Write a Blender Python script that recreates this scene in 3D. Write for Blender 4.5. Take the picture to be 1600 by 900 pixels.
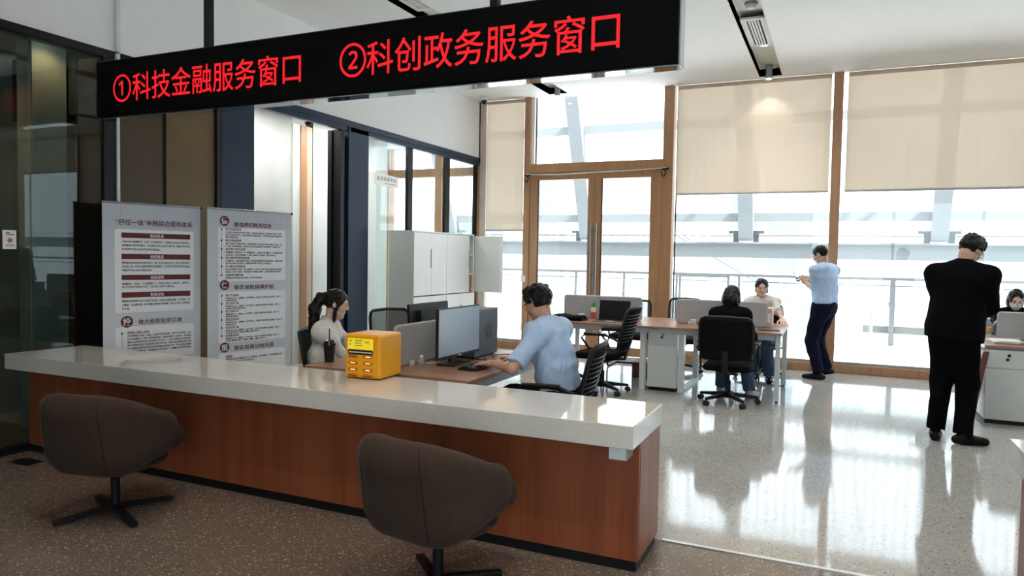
import bpy, bmesh, math, random
import numpy as np
from mathutils import Vector, Matrix

for _o in list(bpy.data.objects):
    bpy.data.objects.remove(_o)
S = bpy.context.scene
C = S.collection
rnd = random.Random(7)
PI = math.pi

# ------------------------------------------------------------------ camera
F_PX, YAW, PITCH, ROLL, CAM_H = 1119.15, 0.425525, 0.0443967, 0.0172355, 1.5
_cy, _sy, _cp, _sp = math.cos(YAW), math.sin(YAW), math.cos(PITCH), math.sin(PITCH)
_f = Vector((-_sy * _cp, _cy * _cp, -_sp)); _r = Vector((_cy, _sy, 0)); _u = _r.cross(_f)
_c, _s = math.cos(ROLL), math.sin(ROLL)
_r2 = _c * _r + _s * _u; _u2 = -_s * _r + _c * _u
cam_data = bpy.data.cameras.new('camera'); cam_data.sensor_width = 36; cam_data.lens = F_PX / 1600 * 36
cam_data.clip_start = 0.05; cam_data.clip_end = 300
cam = bpy.data.objects.new('camera', cam_data); C.objects.link(cam)
cam.matrix_world = Matrix(((_r2.x, _u2.x, -_f.x, 0), (_r2.y, _u2.y, -_f.y, 0), (_r2.z, _u2.z, -_f.z, CAM_H), (0, 0, 0, 1)))
S.camera = cam

# ------------------------------------------------------------------ world, sun, exposure
world = bpy.data.worlds.new('sky'); S.world = world; world.use_nodes = True
_bg = world.node_tree.nodes['Background']
_bg.inputs['Color'].default_value = (0.83, 0.92, 1.0, 1); _bg.inputs['Strength'].default_value = 3.5
_sun = bpy.data.lights.new('sun', 'SUN'); _sun.energy = 26.0; _sun.angle = 0.01; _sun.color = (1, 0.98, 0.955)
sun = bpy.data.objects.new('sun', _sun); C.objects.link(sun)
sun.rotation_euler = Vector((-0.55, 0.12, -0.83)).to_track_quat('-Z', 'Y').to_euler()   # high sun from the right, just behind the facade line
S.view_settings.view_transform = 'Standard'; S.view_settings.look = 'None'
S.view_settings.exposure = 0.22; S.view_settings.gamma = 1.0; S.view_settings.use_curve_mapping = False
S.cycles.max_bounces = 10; S.cycles.diffuse_bounces = 5; S.cycles.glossy_bounces = 5
S.cycles.transparent_max_bounces = 16; S.cycles.transmission_bounces = 6
S.cycles.sample_clamp_indirect = 6.0; S.cycles.caustics_reflective = False; S.cycles.caustics_refractive = False


def spot(name, loc, power, size, blend=0.5, color=(1, 0.86, 0.7), radius=0.03, target=None):
    d = bpy.data.lights.new(name, 'SPOT'); d.energy = power; d.spot_size = size; d.spot_blend = blend
    d.color = color; d.shadow_soft_size = radius
    o = bpy.data.objects.new(name, d); C.objects.link(o); o.location = loc
    if target is not None:
        o.rotation_euler = (Vector(target) - Vector(loc)).to_track_quat('-Z', 'Y').to_euler()
    return o


# ------------------------------------------------------------------ node materials
def new_mat(name):
    m = bpy.data.materials.new(name); m.use_nodes = True
    nt = m.node_tree; b = nt.nodes['Principled BSDF']
    return m, nt, b


def coords(nt, scale=(1, 1, 1), kind='Object', rot=(0, 0, 0)):
    tc = nt.nodes.new('ShaderNodeTexCoord'); mp = nt.nodes.new('ShaderNodeMapping')
    mp.inputs['Scale'].default_value = scale; mp.inputs['Rotation'].default_value = rot
    nt.links.new(tc.outputs[kind], mp.inputs['Vector'])
    return mp.outputs['Vector']


def noise(nt, vec, scale, detail=3, rough=0.5):
    n = nt.nodes.new('ShaderNodeTexNoise'); n.inputs['Scale'].default_value = scale
    n.inputs['Detail'].default_value = detail; n.inputs['Roughness'].default_value = rough
    nt.links.new(vec, n.inputs['Vector'])
    return n.outputs['Fac']


def ramp(nt, fac, stops, interp='LINEAR'):
    r = nt.nodes.new('ShaderNodeValToRGB'); e = r.color_ramp.elements; r.color_ramp.interpolation = interp
    while len(e) < len(stops):
        e.new(0.5)
    for el, (p, c) in zip(e, stops):
        el.position = p; el.color = (*c[:3], 1)
    nt.links.new(fac, r.inputs['Fac'])
    return r.outputs['Color']


def mixc(nt, a, b, fac, mode='MIX'):
    n = nt.nodes.new('ShaderNodeMix'); n.data_type = 'RGBA'; n.blend_type = mode
    for key, v in (('A', a), ('B', b)):
        sock = [s for s in n.inputs if s.name == key and s.type == 'RGBA'][0]
        if isinstance(v, (tuple, list)):
            sock.default_value = (*v[:3], 1)
        else:
            nt.links.new(v, sock)
    f = [s for s in n.inputs if s.name == 'Factor' and s.type == 'VALUE'][0]
    if isinstance(fac, (int, float)):
        f.default_value = fac
    else:
        nt.links.new(fac, f)
    return [s for s in n.outputs if s.type == 'RGBA'][0]


def bump(nt, b, height, strength=0.2, dist=0.01):
    n = nt.nodes.new('ShaderNodeBump'); n.inputs['Strength'].default_value = strength; n.inputs['Distance'].default_value = dist
    nt.links.new(height, n.inputs['Height']); nt.links.new(n.outputs['Normal'], b.inputs['Normal'])


def mat(name, col, rough=0.5, metal=0.0, var=0.06, vscale=8.0, spec=0.5, emit=None, estr=1.0, bumps=0.0, bscale=60.0, coat=0.0, sheen=0.0):
    m, nt, b = new_mat(name)
    v = coords(nt)
    f = noise(nt, v, vscale, 4)
    c = ramp(nt, f, [(0.25, tuple(x * (1 - var) for x in col)), (0.75, tuple(min(1, x * (1 + var)) for x in col))])
    nt.links.new(c, b.inputs['Base Color'])
    b.inputs['Roughness'].default_value = rough; b.inputs['Metallic'].default_value = metal
    b.inputs['Specular IOR Level'].default_value = spec
    if coat:
        b.inputs['Coat Weight'].default_value = coat; b.inputs['Coat Roughness'].default_value = 0.05
    if sheen:
        b.inputs['Sheen Weight'].default_value = sheen; b.inputs['Sheen Roughness'].default_value = 0.5
    if emit:
        b.inputs['Emission Color'].default_value = (*emit, 1); b.inputs['Emission Strength'].default_value = estr
    if bumps:
        bump(nt, b, noise(nt, v, bscale, 3), bumps, 0.004)
    return m


def terrazzo(name, base, chips, rough, scale=55.0, ior=1.5, fine=1.0):
    m, nt, b = new_mat(name)
    v = coords(nt)
    big = noise(nt, v, 1.3, 4)
    col = ramp(nt, big, [(0.3, tuple(x * 0.9 for x in base)), (0.7, tuple(x * 1.08 for x in base))])
    for k, (sc, thr, seed) in enumerate(((scale, 0.30, 0), (scale * 2.1, 0.34, 3.7))):
        vo = nt.nodes.new('ShaderNodeTexVoronoi'); vo.inputs['Scale'].default_value = sc
        mp = nt.nodes.new('ShaderNodeMapping'); mp.inputs['Location'].default_value = (seed, seed * 2, seed)
        nt.links.new(v, mp.inputs['Vector']); nt.links.new(mp.outputs['Vector'], vo.inputs['Vector'])
        sep = nt.nodes.new('ShaderNodeSeparateColor'); nt.links.new(vo.outputs['Color'], sep.inputs['Color'])
        cc = ramp(nt, sep.outputs[0], chips, 'CONSTANT')
        lt = nt.nodes.new('ShaderNodeMath'); lt.operation = 'LESS_THAN'; lt.inputs[1].default_value = thr
        nt.links.new(vo.outputs['Distance'], lt.inputs[0])
        g = nt.nodes.new('ShaderNodeMath'); g.operation = 'GREATER_THAN'; g.inputs[1].default_value = 0.45
        nt.links.new(sep.outputs[1], g.inputs[0])
        mul = nt.nodes.new('ShaderNodeMath'); mul.operation = 'MULTIPLY'
        nt.links.new(lt.outputs[0], mul.inputs[0]); nt.links.new(g.outputs[0], mul.inputs[1])
        sc2 = nt.nodes.new('ShaderNodeMath'); sc2.operation = 'MULTIPLY'; sc2.inputs[1].default_value = fine
        nt.links.new(mul.outputs[0], sc2.inputs[0])
        col = mixc(nt, col, cc, sc2.outputs[0])
    nt.links.new(col, b.inputs['Base Color'])
    rr = ramp(nt, noise(nt, v, 2.2, 3), [(0.3, (rough * 0.8,) * 3), (0.8, (rough * 1.25,) * 3)])
    nt.links.new(rr, b.inputs['Roughness']); b.inputs['IOR'].default_value = ior
    return m


def wood(name, dark, light, scale=(14, 14, 0.7), rough=0.45, fine=(120, 120, 2.0)):
    m, nt, b = new_mat(name)
    f1 = noise(nt, coords(nt, scale), 1.0, 5, 0.6)
    f2 = noise(nt, coords(nt, fine), 1.0, 3, 0.6)
    c = ramp(nt, f1, [(0.28, dark), (0.5, tuple((a + b_) / 2 for a, b_ in zip(dark, light))), (0.75, light)])
    c = mixc(nt, c, ramp(nt, f2, [(0.35, (0.55, 0.55, 0.55)), (0.6, (1, 1, 1))]), 0.45, 'MULTIPLY')
    nt.links.new(c, b.inputs['Base Color']); b.inputs['Roughness'].default_value = rough
    bump(nt, b, f2, 0.08, 0.002)
    return m


def fabric(name, col, scale=420.0, rough=0.9, sheen=0.25, var=0.25, spec=0.12, folds=0.0):
    m, nt, b = new_mat(name)
    v = coords(nt)
    f = noise(nt, v, scale, 2); g = noise(nt, v, 6.0, 3)
    c = ramp(nt, f, [(0.3, tuple(x * (1 - var) for x in col)), (0.7, tuple(min(1, x * (1 + var)) for x in col))])
    c = mixc(nt, c, ramp(nt, g, [(0.3, (0.88,) * 3), (0.7, (1, 1, 1))]), 1.0, 'MULTIPLY')
    nt.links.new(c, b.inputs['Base Color']); b.inputs['Roughness'].default_value = rough
    b.inputs['Sheen Weight'].default_value = sheen; b.inputs['Specular IOR Level'].default_value = spec
    if folds:
        v2 = coords(nt, (1, 1, 0.55), rot=(0.3, 0.5, 0.2))
        n = nt.nodes.new('ShaderNodeTexNoise'); n.inputs['Scale'].default_value = 9.0; n.inputs['Detail'].default_value = 2.5
        n.inputs['Distortion'].default_value = 1.6; nt.links.new(v2, n.inputs['Vector'])
        bump(nt, b, n.outputs['Fac'], folds, 0.05)
    else:
        bump(nt, b, f, 0.25, 0.002)
    return m


def pane_glass(name, tint=(1, 1, 1), refl=1.0, rough=0.0, dirt=0.0):
    """thin window pane: straight see-through plus a Fresnel mirror"""
    m = bpy.data.materials.new(name); m.use_nodes = True; nt = m.node_tree
    for n in list(nt.nodes):
        nt.nodes.remove(n)
    out = nt.nodes.new('ShaderNodeOutputMaterial')
    tr = nt.nodes.new('ShaderNodeBsdfTransparent'); tr.inputs['Color'].default_value = (*tint, 1)
    gl = nt.nodes.new('ShaderNodeBsdfGlossy'); gl.inputs['Roughness'].default_value = rough
    lw = nt.nodes.new('ShaderNodeLayerWeight'); lw.inputs['Blend'].default_value = 0.5
    pw = nt.nodes.new('ShaderNodeMath'); pw.operation = 'POWER'; pw.inputs[1].default_value = 5.0
    fr = nt.nodes.new('ShaderNodeMath'); fr.operation = 'MULTIPLY_ADD'; fr.inputs[1].default_value = 0.96; fr.inputs[2].default_value = 0.04
    nt.links.new(lw.outputs['Facing'], pw.inputs[0]); nt.links.new(pw.outputs[0], fr.inputs[0])
    mu = nt.nodes.new('ShaderNodeMath'); mu.operation = 'MULTIPLY'; mu.inputs[1].default_value = refl; mu.use_clamp = True
    mx = nt.nodes.new('ShaderNodeMixShader')
    nt.links.new(fr.outputs[0], mu.inputs[0]); nt.links.new(mu.outputs[0], mx.inputs[0])
    nt.links.new(tr.outputs[0], mx.inputs[1]); nt.links.new(gl.outputs[0], mx.inputs[2])
    last = mx.outputs[0]
    if dirt:
        df = nt.nodes.new('ShaderNodeBsdfDiffuse'); df.inputs['Color'].default_value = (0.8, 0.85, 0.85, 1)
        f = noise(nt, coords(nt), 3.0, 3)
        rr = ramp(nt, f, [(0.2, (dirt * 0.6,) * 3), (0.8, (dirt,) * 3)])
        m2 = nt.nodes.new('ShaderNodeMixShader'); nt.links.new(rr, m2.inputs[0])
        nt.links.new(last, m2.inputs[1]); nt.links.new(df.outputs[0], m2.inputs[2]); last = m2.outputs[0]
    nt.links.new(last, out.inputs['Surface'])
    return m


def blind_cloth(name, col, through=0.16, trans=0.55):
    m = bpy.data.materials.new(name); m.use_nodes = True; nt = m.node_tree
    for n in list(nt.nodes):
        nt.nodes.remove(n)
    out = nt.nodes.new('ShaderNodeOutputMaterial')
    f = noise(nt, coords(nt, (1, 1, 1)), 700, 2)
    c = ramp(nt, f, [(0.3, tuple(x * 0.9 for x in col)), (0.7, col)])
    df = nt.nodes.new('ShaderNodeBsdfDiffuse'); tl = nt.nodes.new('ShaderNodeBsdfTranslucent'); tr = nt.nodes.new('ShaderNodeBsdfTransparent')
    nt.links.new(c, df.inputs['Color']); nt.links.new(c, tl.inputs['Color'])
    tr.inputs['Color'].default_value = (*col, 1)
    m1 = nt.nodes.new('ShaderNodeMixShader'); m1.inputs[0].default_value = trans
    nt.links.new(df.outputs[0], m1.inputs[1]); nt.links.new(tl.outputs[0], m1.inputs[2])
    m2 = nt.nodes.new('ShaderNodeMixShader'); m2.inputs[0].default_value = through
    nt.links.new(m1.outputs[0], m2.inputs[1]); nt.links.new(tr.outputs[0], m2.inputs[2])
    nt.links.new(m2.outputs[0], out.inputs['Surface'])
    return m


def led_mat(name, pitch=0.0085):
    m, nt, b = new_mat(name)
    b.inputs['Base Color'].default_value = (0.02, 0, 0, 1); b.inputs['Roughness'].default_value = 0.6
    v = coords(nt, (1 / pitch, 1 / pitch, 1 / pitch))
    sep = nt.nodes.new('ShaderNodeSeparateXYZ'); nt.links.new(v, sep.inputs[0])
    outs = []
    for ax in (0, 2):
        fr = nt.nodes.new('ShaderNodeMath'); fr.operation = 'FRACT'; nt.links.new(sep.outputs[ax], fr.inputs[0])
        sb = nt.nodes.new('ShaderNodeMath'); sb.operation = 'SUBTRACT'; sb.inputs[1].default_value = 0.5; nt.links.new(fr.outputs[0], sb.inputs[0])
        pw = nt.nodes.new('ShaderNodeMath'); pw.operation = 'MULTIPLY'; nt.links.new(sb.outputs[0], pw.inputs[0]); nt.links.new(sb.outputs[0], pw.inputs[1])
        outs.append(pw.outputs[0])
    ad = nt.nodes.new('ShaderNodeMath'); ad.operation = 'ADD'; nt.links.new(outs[0], ad.inputs[0]); nt.links.new(outs[1], ad.inputs[1])
    st = ramp(nt, ad.outputs[0], [(0.10, (1, 1, 1)), (0.24, (0.28, 0.28, 0.28))])
    col = mixc(nt, (0, 0, 0), (1.0, 0.012, 0.02), st)
    nt.links.new(col, b.inputs['Emission Color']); b.inputs['Emission Strength'].default_value = 1.35
    return m


def ribbed(name, col, rough=0.6):
    m, nt, b = new_mat(name)
    w = nt.nodes.new('ShaderNodeTexWave'); w.inputs['Scale'].default_value = 6.0; w.bands_direction = 'X'
    nt.links.new(coords(nt), w.inputs['Vector'])
    c = ramp(nt, w.outputs['Fac'], [(0.0, tuple(x * 0.8 for x in col)), (0.4, col)])
    nt.links.new(c, b.inputs['Base Color']); b.inputs['Roughness'].default_value = rough
    return m


def lamp_mat(name, col, strength):
    m, nt, b = new_mat(name)
    b.inputs['Base Color'].default_value = (0.9, 0.9, 0.9, 1)
    b.inputs['Emission Color'].default_value = (*col, 1); b.inputs['Emission Strength'].default_value = strength
    return m


M = {}
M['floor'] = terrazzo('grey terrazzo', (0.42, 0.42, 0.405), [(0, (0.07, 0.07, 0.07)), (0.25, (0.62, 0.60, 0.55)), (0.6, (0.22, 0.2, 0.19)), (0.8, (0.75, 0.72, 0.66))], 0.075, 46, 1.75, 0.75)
M['floor_lobby'] = terrazzo('dimmed lobby terrazzo', (0.17, 0.14, 0.118), [(0, (0.04, 0.035, 0.03)), (0.3, (0.62, 0.5, 0.42)), (0.6, (0.12, 0.09, 0.075)), (0.85, (0.8, 0.7, 0.6))], 0.10, 52, 1.6, 0.6)  # the lobby's dim, warm light is put into this darker terrazzo colour
M['quartz'] = terrazzo('cream quartz', (0.60, 0.59, 0.555), [(0, (0.4, 0.4, 0.38)), (0.35, (0.78, 0.77, 0.73)), (0.8, (0.5, 0.47, 0.42))], 0.06, 150, 1.6, 0.6)
M['counter_wood'] = wood('red brown veneer', (0.20, 0.046, 0.016), (0.34, 0.095, 0.038), (9, 9, 0.35), 0.42)
M['desk_wood'] = wood('walnut laminate', (0.27, 0.14, 0.085), (0.40, 0.225, 0.145), (0.7, 9, 9), 0.28, (2, 120, 120))
M['frame_wood'] = wood('oak window frame', (0.40, 0.20, 0.095), (0.52, 0.285, 0.145), (12, 12, 0.6), 0.4)
M['red_wood'] = wood('dark cherry wood', (0.09, 0.02, 0.012), (0.15, 0.04, 0.025), (12, 12, 0.6), 0.35)
M['white'] = mat('white paint', (0.80, 0.80, 0.79), 0.75, var=0.02)
M['ceiling'] = mat('ceiling paint', (0.84, 0.84, 0.83), 0.85, var=0.015)
M['concrete'] = mat('pale concrete', (0.50, 0.52, 0.50), 0.7, var=0.14, vscale=1.8, bumps=0.1)
M['concrete_dark'] = mat('grey board marked concrete', (0.34, 0.355, 0.33), 0.6, var=0.2, vscale=1.6)
M['teal_panel'] = mat('sea grey panel', (0.33, 0.42, 0.40), 0.5, var=0.12, vscale=2.5)
M['bronze'] = mat('bronze panel', (0.075, 0.05, 0.028), 0.3, var=0.15, vscale=2.0, spec=0.2)
M['olive'] = mat('olive bronze panel', (0.15, 0.10, 0.045), 0.35, var=0.12, vscale=2.0, spec=0.2)
M['navy'] = mat('navy powder coat', (0.014, 0.028, 0.056), 0.4, var=0.08, spec=0.2)
M['black_metal'] = mat('black metal', (0.007, 0.008, 0.010), 0.5, var=0.1, spec=0.25)
M['black'] = mat('black plastic', (0.007, 0.007, 0.008), 0.45, var=0.15, spec=0.3)
M['black_gloss'] = mat('black gloss plastic', (0.008, 0.008, 0.009), 0.12, var=0.1)
M['led_face'] = mat('led screen black', (0.003, 0.003, 0.003), 0.7, var=0.2, spec=0.1)
M['steel'] = mat('brushed steel', (0.62, 0.62, 0.60), 0.3, 1.0, var=0.05)
M['alu'] = mat('aluminium', (0.55, 0.58, 0.62), 0.22, 1.0, var=0.05)
M['grey_metal'] = mat('grey painted metal', (0.36, 0.38, 0.38), 0.4, var=0.04)
M['cab_white'] = mat('white steel cabinet', (0.74, 0.75, 0.75), 0.35, var=0.015)
M['cab_grey'] = mat('pale grey steel', (0.66, 0.685, 0.665), 0.4, var=0.02)
M['desk_leg'] = mat('light grey desk steel', (0.52, 0.56, 0.58), 0.35, var=0.03)
M['screen_cloth'] = fabric('grey felt divider', (0.40, 0.40, 0.405), 500, 0.9, 0.1, 0.3)
M['chair_cloth'] = fabric('brown tweed', (0.052, 0.034, 0.025), 260, 0.95, 0.06, 0.35)
M['mesh_black'] = fabric('black mesh', (0.006, 0.006, 0.007), 300, 0.8, 0.0, 0.4, 0.08)
M['monitor_face'] = mat('blank monitor glass', (0.30, 0.37, 0.48), 0.22, var=0.05, spec=0.6)
M['tower'] = mat('blue grey computer steel', (0.055, 0.075, 0.10), 0.35, var=0.08)
M['yellow'] = mat('amber yellow plastic', (0.80, 0.36, 0.006), 0.32, var=0.03)
M['yellow_label'] = mat('glowing lemon label', (0.9, 0.72, 0.03), 0.4, var=0.03, emit=(0.9, 0.7, 0.05), estr=0.25)  # unlit label with a faint glow put into its colour
M['slot_glow'] = lamp_mat('lit slot', (1.0, 0.55, 0.25), 1.3)
M['cup'] = mat('dark cup', (0.01, 0.01, 0.011), 0.25, var=0.1)
M['carton'] = mat('brown carton', (0.16, 0.07, 0.04), 0.7, var=0.1)
M['paper'] = mat('paper', (0.8, 0.8, 0.78), 0.8, var=0.03)
M['banner'] = None
M['maroon'] = mat('maroon print', (0.13, 0.018, 0.018), 0.6, var=0.05)
M['ink'] = mat('navy ink', (0.025, 0.022, 0.03), 0.7, var=0.05)
M['banner_white'] = mat('banner white', (0.84, 0.85, 0.88), 0.6, var=0.015)
M['skin'] = mat('skin', (0.56, 0.33, 0.23), 0.5, var=0.08, vscale=20)
M['skin_f'] = mat('fair skin', (0.66, 0.43, 0.33), 0.48, var=0.06, vscale=20)
M['hair'] = mat('black hair', (0.006, 0.005, 0.005), 0.45, var=0.4, vscale=60, spec=0.25, bumps=0.5, bscale=140)
M['lips'] = mat('lips', (0.45, 0.14, 0.12), 0.4)
M['shirt_blue'] = fabric('pale blue cotton', (0.50, 0.66, 0.92), 700, 0.85, 0.1, 0.06, folds=0.55)
M['blouse'] = fabric('cream blouse', (0.72, 0.70, 0.66), 700, 0.85, 0.1, 0.06, folds=0.55)
M['navy_cloth'] = fabric('navy trouser wool', (0.008, 0.010, 0.024), 500, 0.9, 0.0, 0.2, 0.06, folds=0.5)
M['suit'] = fabric('black suit wool', (0.004, 0.004, 0.006), 500, 0.95, 0.0, 0.2, 0.05)
M['jeans'] = fabric('blue denim', (0.05, 0.085, 0.15), 500, 0.9, 0.05, 0.25, folds=0.5)
M['shoe_black'] = mat('black shoe leather', (0.005, 0.005, 0.006), 0.4, spec=0.2)
M['shoe_grey'] = mat('pale sneaker', (0.36, 0.36, 0.35), 0.7)
M['mask_blue'] = mat('pale face mask', (0.62, 0.70, 0.78), 0.8)
M['glass'] = pane_glass('clear window glass', (0.96, 0.985, 0.985), 1.0)
M['glass_part'] = pane_glass('partition glass', (0.93, 0.98, 0.97), 1.2)
M['glass_dark'] = pane_glass('lobby glass', (0.62, 0.70, 0.68), 0.8)
M['glass_entry'] = pane_glass('entrance glass', (0.92, 0.95, 0.95), 1.0)
M['glass_rail'] = pane_glass('balustrade glass', (0.93, 0.97, 0.975), 1.0, dirt=0.12)
M['blind'] = blind_cloth('beige blind', (0.70, 0.575, 0.45), 0.05, 0.20)
M['ext_white'] = mat('white cladding', (0.78, 0.80, 0.82), 0.6, var=0.02)
M['ext_beam'] = mat('light grey steel', (0.22, 0.233, 0.243), 0.5, var=0.03)
M['ext_rail'] = mat('rail steel grey', (0.12, 0.13, 0.14), 0.4, 0.0, var=0.04)
M['ext_glass'] = mat('blue facade glass', (0.22, 0.27, 0.35), 0.15, var=0.12, vscale=1.0)
M['ext_ground'] = mat('pale paving', (0.62, 0.63, 0.63), 0.7, var=0.04)
M['curb'] = mat('greenish stone curb', (0.30, 0.33, 0.31), 0.6, var=0.05)
def net_mat(name, col, through):
    m = bpy.data.materials.new(name); m.use_nodes = True; nt = m.node_tree
    b = nt.nodes['Principled BSDF']; out = nt.nodes['Material Output']
    c = ramp(nt, noise(nt, coords(nt), 300, 2), [(0.3, tuple(x * 0.7 for x in col)), (0.7, col)])
    nt.links.new(c, b.inputs['Base Color']); b.inputs['Roughness'].default_value = 0.8; b.inputs['Specular IOR Level'].default_value = 0.1
    tr = nt.nodes.new('ShaderNodeBsdfTransparent'); mx = nt.nodes.new('ShaderNodeMixShader'); mx.inputs[0].default_value = through
    nt.links.new(b.outputs[0], mx.inputs[1]); nt.links.new(tr.outputs[0], mx.inputs[2]); nt.links.new(mx.outputs[0], out.inputs['Surface'])
    return m


M['net'] = net_mat('see-through chair net', (0.012, 0.012, 0.014), 0.55)
M['led'] = led_mat('red led dots')
M['lamp'] = lamp_mat('downlight lens', (1, 0.9, 0.78), 12.0)
M['rubber'] = mat('black rubber', (0.008, 0.008, 0.008), 0.6)
M['white_plastic'] = mat('white plastic', (0.7, 0.72, 0.74), 0.35)
M['green'] = mat('green cap', (0.05, 0.28, 0.12), 0.4)
M['label_red'] = mat('red drink label', (0.5, 0.08, 0.05), 0.4)
M['pink'] = mat('pink cover', (0.62, 0.42, 0.38), 0.5)
M['clear_plastic'] = pane_glass('clear plastic', (0.8, 0.86, 0.9), 2.0, 0.05, 0.25)


# ------------------------------------------------------------------ mesh helpers
class MB:
    def __init__(s):
        s.v = []; s.f = []

    def add(s, vs, fs):
        n = len(s.v); s.v += [tuple(map(float, p)) for p in vs]; s.f += [tuple(i + n for i in f) for f in fs]
        return s

    def box(s, x0, x1, y0, y1, z0, z1):
        return s.add([(x0, y0, z0), (x1, y0, z0), (x1, y1, z0), (x0, y1, z0), (x0, y0, z1), (x1, y0, z1), (x1, y1, z1), (x0, y1, z1)],
                     [(0, 3, 2, 1), (4, 5, 6, 7), (0, 1, 5, 4), (1, 2, 6, 5), (2, 3, 7, 6), (3, 0, 4, 7)])

    def obox(s, p0, p1, w, h, up=(0, 0, 1)):
        """bar from p0 to p1 with width w (sideways) and height h (along up)"""
        p0, p1, up = Vector(p0), Vector(p1), Vector(up)
        d = (p1 - p0).normalized(); sd = d.cross(up)
        if sd.length < 1e-4:
            sd = d.cross(Vector((1, 0, 0)))
        sd.normalize(); u = sd.cross(d).normalized()
        vs = []
        for p in (p0, p1):
            for a, b in ((-1, -1), (1, -1), (1, 1), (-1, 1)):
                vs.append(p + sd * a * w / 2 + u * b * h / 2)
        return s.add(vs, [(0, 3, 2, 1), (4, 5, 6, 7), (0, 1, 5, 4), (1, 2, 6, 5), (2, 3, 7, 6), (3, 0, 4, 7)][:0] + [(3, 2, 1, 0), (4, 5, 6, 7), (0, 1, 5, 4), (1, 2, 6, 5), (2, 3, 7, 6), (3, 0, 4, 7)])

    def cyl(s, p0, p1, r0, r1=None, n=14, cap=True):
        return s.tube([p0, p1], [r0, r0 if r1 is None else r1], n, cap)

    def tube(s, pts, rad, n=10, cap=True):
        pts = [Vector(p) for p in pts]
        if not isinstance(rad, (list, tuple)):
            rad = [rad] * len(pts)
        base = len(s.v); prev = None
        for i, p in enumerate(pts):
            t = (pts[min(i + 1, len(pts) - 1)] - pts[max(i - 1, 0)]).normalized()
            if prev is None:
                a = t.orthogonal().normalized()
            else:
                a = prev - t * prev.dot(t)
                a = a.normalized() if a.length > 1e-5 else t.orthogonal().normalized()
            prev = a; b = t.cross(a)
            for k in range(n):
                an = 2 * PI * k / n
                s.v.append(tuple(p + (a * math.cos(an) + b * math.sin(an)) * rad[i]))
        for i in range(len(pts) - 1):
            for k in range(n):
                q = base + i * n
                s.f.append((q + k, q + (k + 1) % n, q + n + (k + 1) % n, q + n + k))
        if cap:
            s.f.append(tuple(base + k for k in reversed(range(n))))
            q = base + (len(pts) - 1) * n
            s.f.append(tuple(q + k for k in range(n)))
        return s

    def lathe(s, prof, c=(0, 0, 0), n=24):
        base = len(s.v); c = Vector(c)
        for r, z in prof:
            for k in range(n):
                a = 2 * PI * k / n
                s.v.append((c.x + r * math.cos(a), c.y + r * math.sin(a), c.z + z))
        for i in range(len(prof) - 1):
            for k in range(n):
                q = base + i * n
                s.f.append((q + k, q + (k + 1) % n, q + n + (k + 1) % n, q + n + k))
        s.f.append(tuple(base + k for k in reversed(range(n))))
        q = base + (len(prof) - 1) * n
        s.f.append(tuple(q + k for k in range(n)))
        return s

    def prism(s, poly, o, ax, ay, an, t):
        """extrude the 2D polygon poly (in axes ax, ay from o) by t along an"""
        o, ax, ay, an = Vector(o), Vector(ax), Vector(ay), Vector(an)
        n = len(poly)
        vs = [o + ax * x + ay * y for x, y in poly] + [o + ax * x + ay * y + an * t for x, y in poly]
        return s.add(vs, [tuple(reversed(range(n))), tuple(range(n, 2 * n))] + [(i, (i + 1) % n, n + (i + 1) % n, n + i) for i in range(n)])

    def ell(s, c, r, n=14, m=9, R=None):
        base = len(s.v); c = Vector(c); fs = []
        vs = []
        for i in range(m + 1):
            th = PI * i / m
            for k in range(n):
                ph = 2 * PI * k / n
                p = Vector((r[0] * math.sin(th) * math.cos(ph), r[1] * math.sin(th) * math.sin(ph), r[2] * math.cos(th)))
                if R is not None:
                    p = R @ p
                vs.append(c + p)
        for i in range(m):
            for k in range(n):
                fs.append((i * n + k, (i + 1) * n + k, (i + 1) * n + (k + 1) % n, i * n + (k + 1) % n))
        return s.add(vs, fs)


def rrect(w, h, r, n=4, x0=0, y0=0):
    out = []
    for cx, cy, a0 in ((w - r, h - r, 0), (r, h - r, 90), (r, r, 180), (w - r, r, 270)):
        for k in range(n + 1):
            a = math.radians(a0 + 90 * k / n)
            out.append((x0 + cx + r * math.cos(a), y0 + cy + r * math.sin(a)))
    return out


def obj(name, mb, m, parent=None, smooth=False, bevel=0.0, seg=2, loc=None, rotz=0.0, angle=35):
    me = bpy.data.meshes.new(name)
    if isinstance(mb, MB):
        me.from_pydata(mb.v, [], mb.f)
    else:
        me.from_pydata(*mb)
    bm = bmesh.new(); bm.from_mesh(me)
    if isinstance(mb, MB):
        bmesh.ops.remove_doubles(bm, verts=bm.verts, dist=1e-5)
        bmesh.ops.recalc_face_normals(bm, faces=bm.faces)
    if bevel:
        es = [e for e in bm.edges if len(e.link_faces) == 2 and e.calc_face_angle(0) > math.radians(angle)]
        bmesh.ops.bevel(bm, geom=es, offset=bevel, segments=seg, affect='EDGES', profile=0.5, clamp_overlap=True)
    if smooth:
        for f in bm.faces:
            f.smooth = True
        if smooth == 'auto':
            for e in bm.edges:
                if len(e.link_faces) == 2 and e.calc_face_angle(0) > math.radians(40):
                    e.smooth = False
    bm.to_mesh(me); bm.free()
    me.materials.append(M[m] if isinstance(m, str) else m)
    o = bpy.data.objects.new(name, me); C.objects.link(o)
    if parent is not None:
        o.parent = parent
    if loc is not None:
        o.location = loc
    o.rotation_euler.z = rotz
    return o


def tag(o, label=None, cat=None, group=None, kind=None):
    for k, v in (('label', label), ('category', cat), ('group', group), ('kind', kind)):
        if v:
            o[k] = v
    return o


def thing(name, label, cat, loc=(0, 0, 0), rotz=0.0, group=None):
    o = bpy.data.objects.new(name, None); C.objects.link(o); o.empty_display_size = 0.1
    o.location = loc; o.rotation_euler.z = rotz
    return tag(o, label, cat, group)


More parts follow.
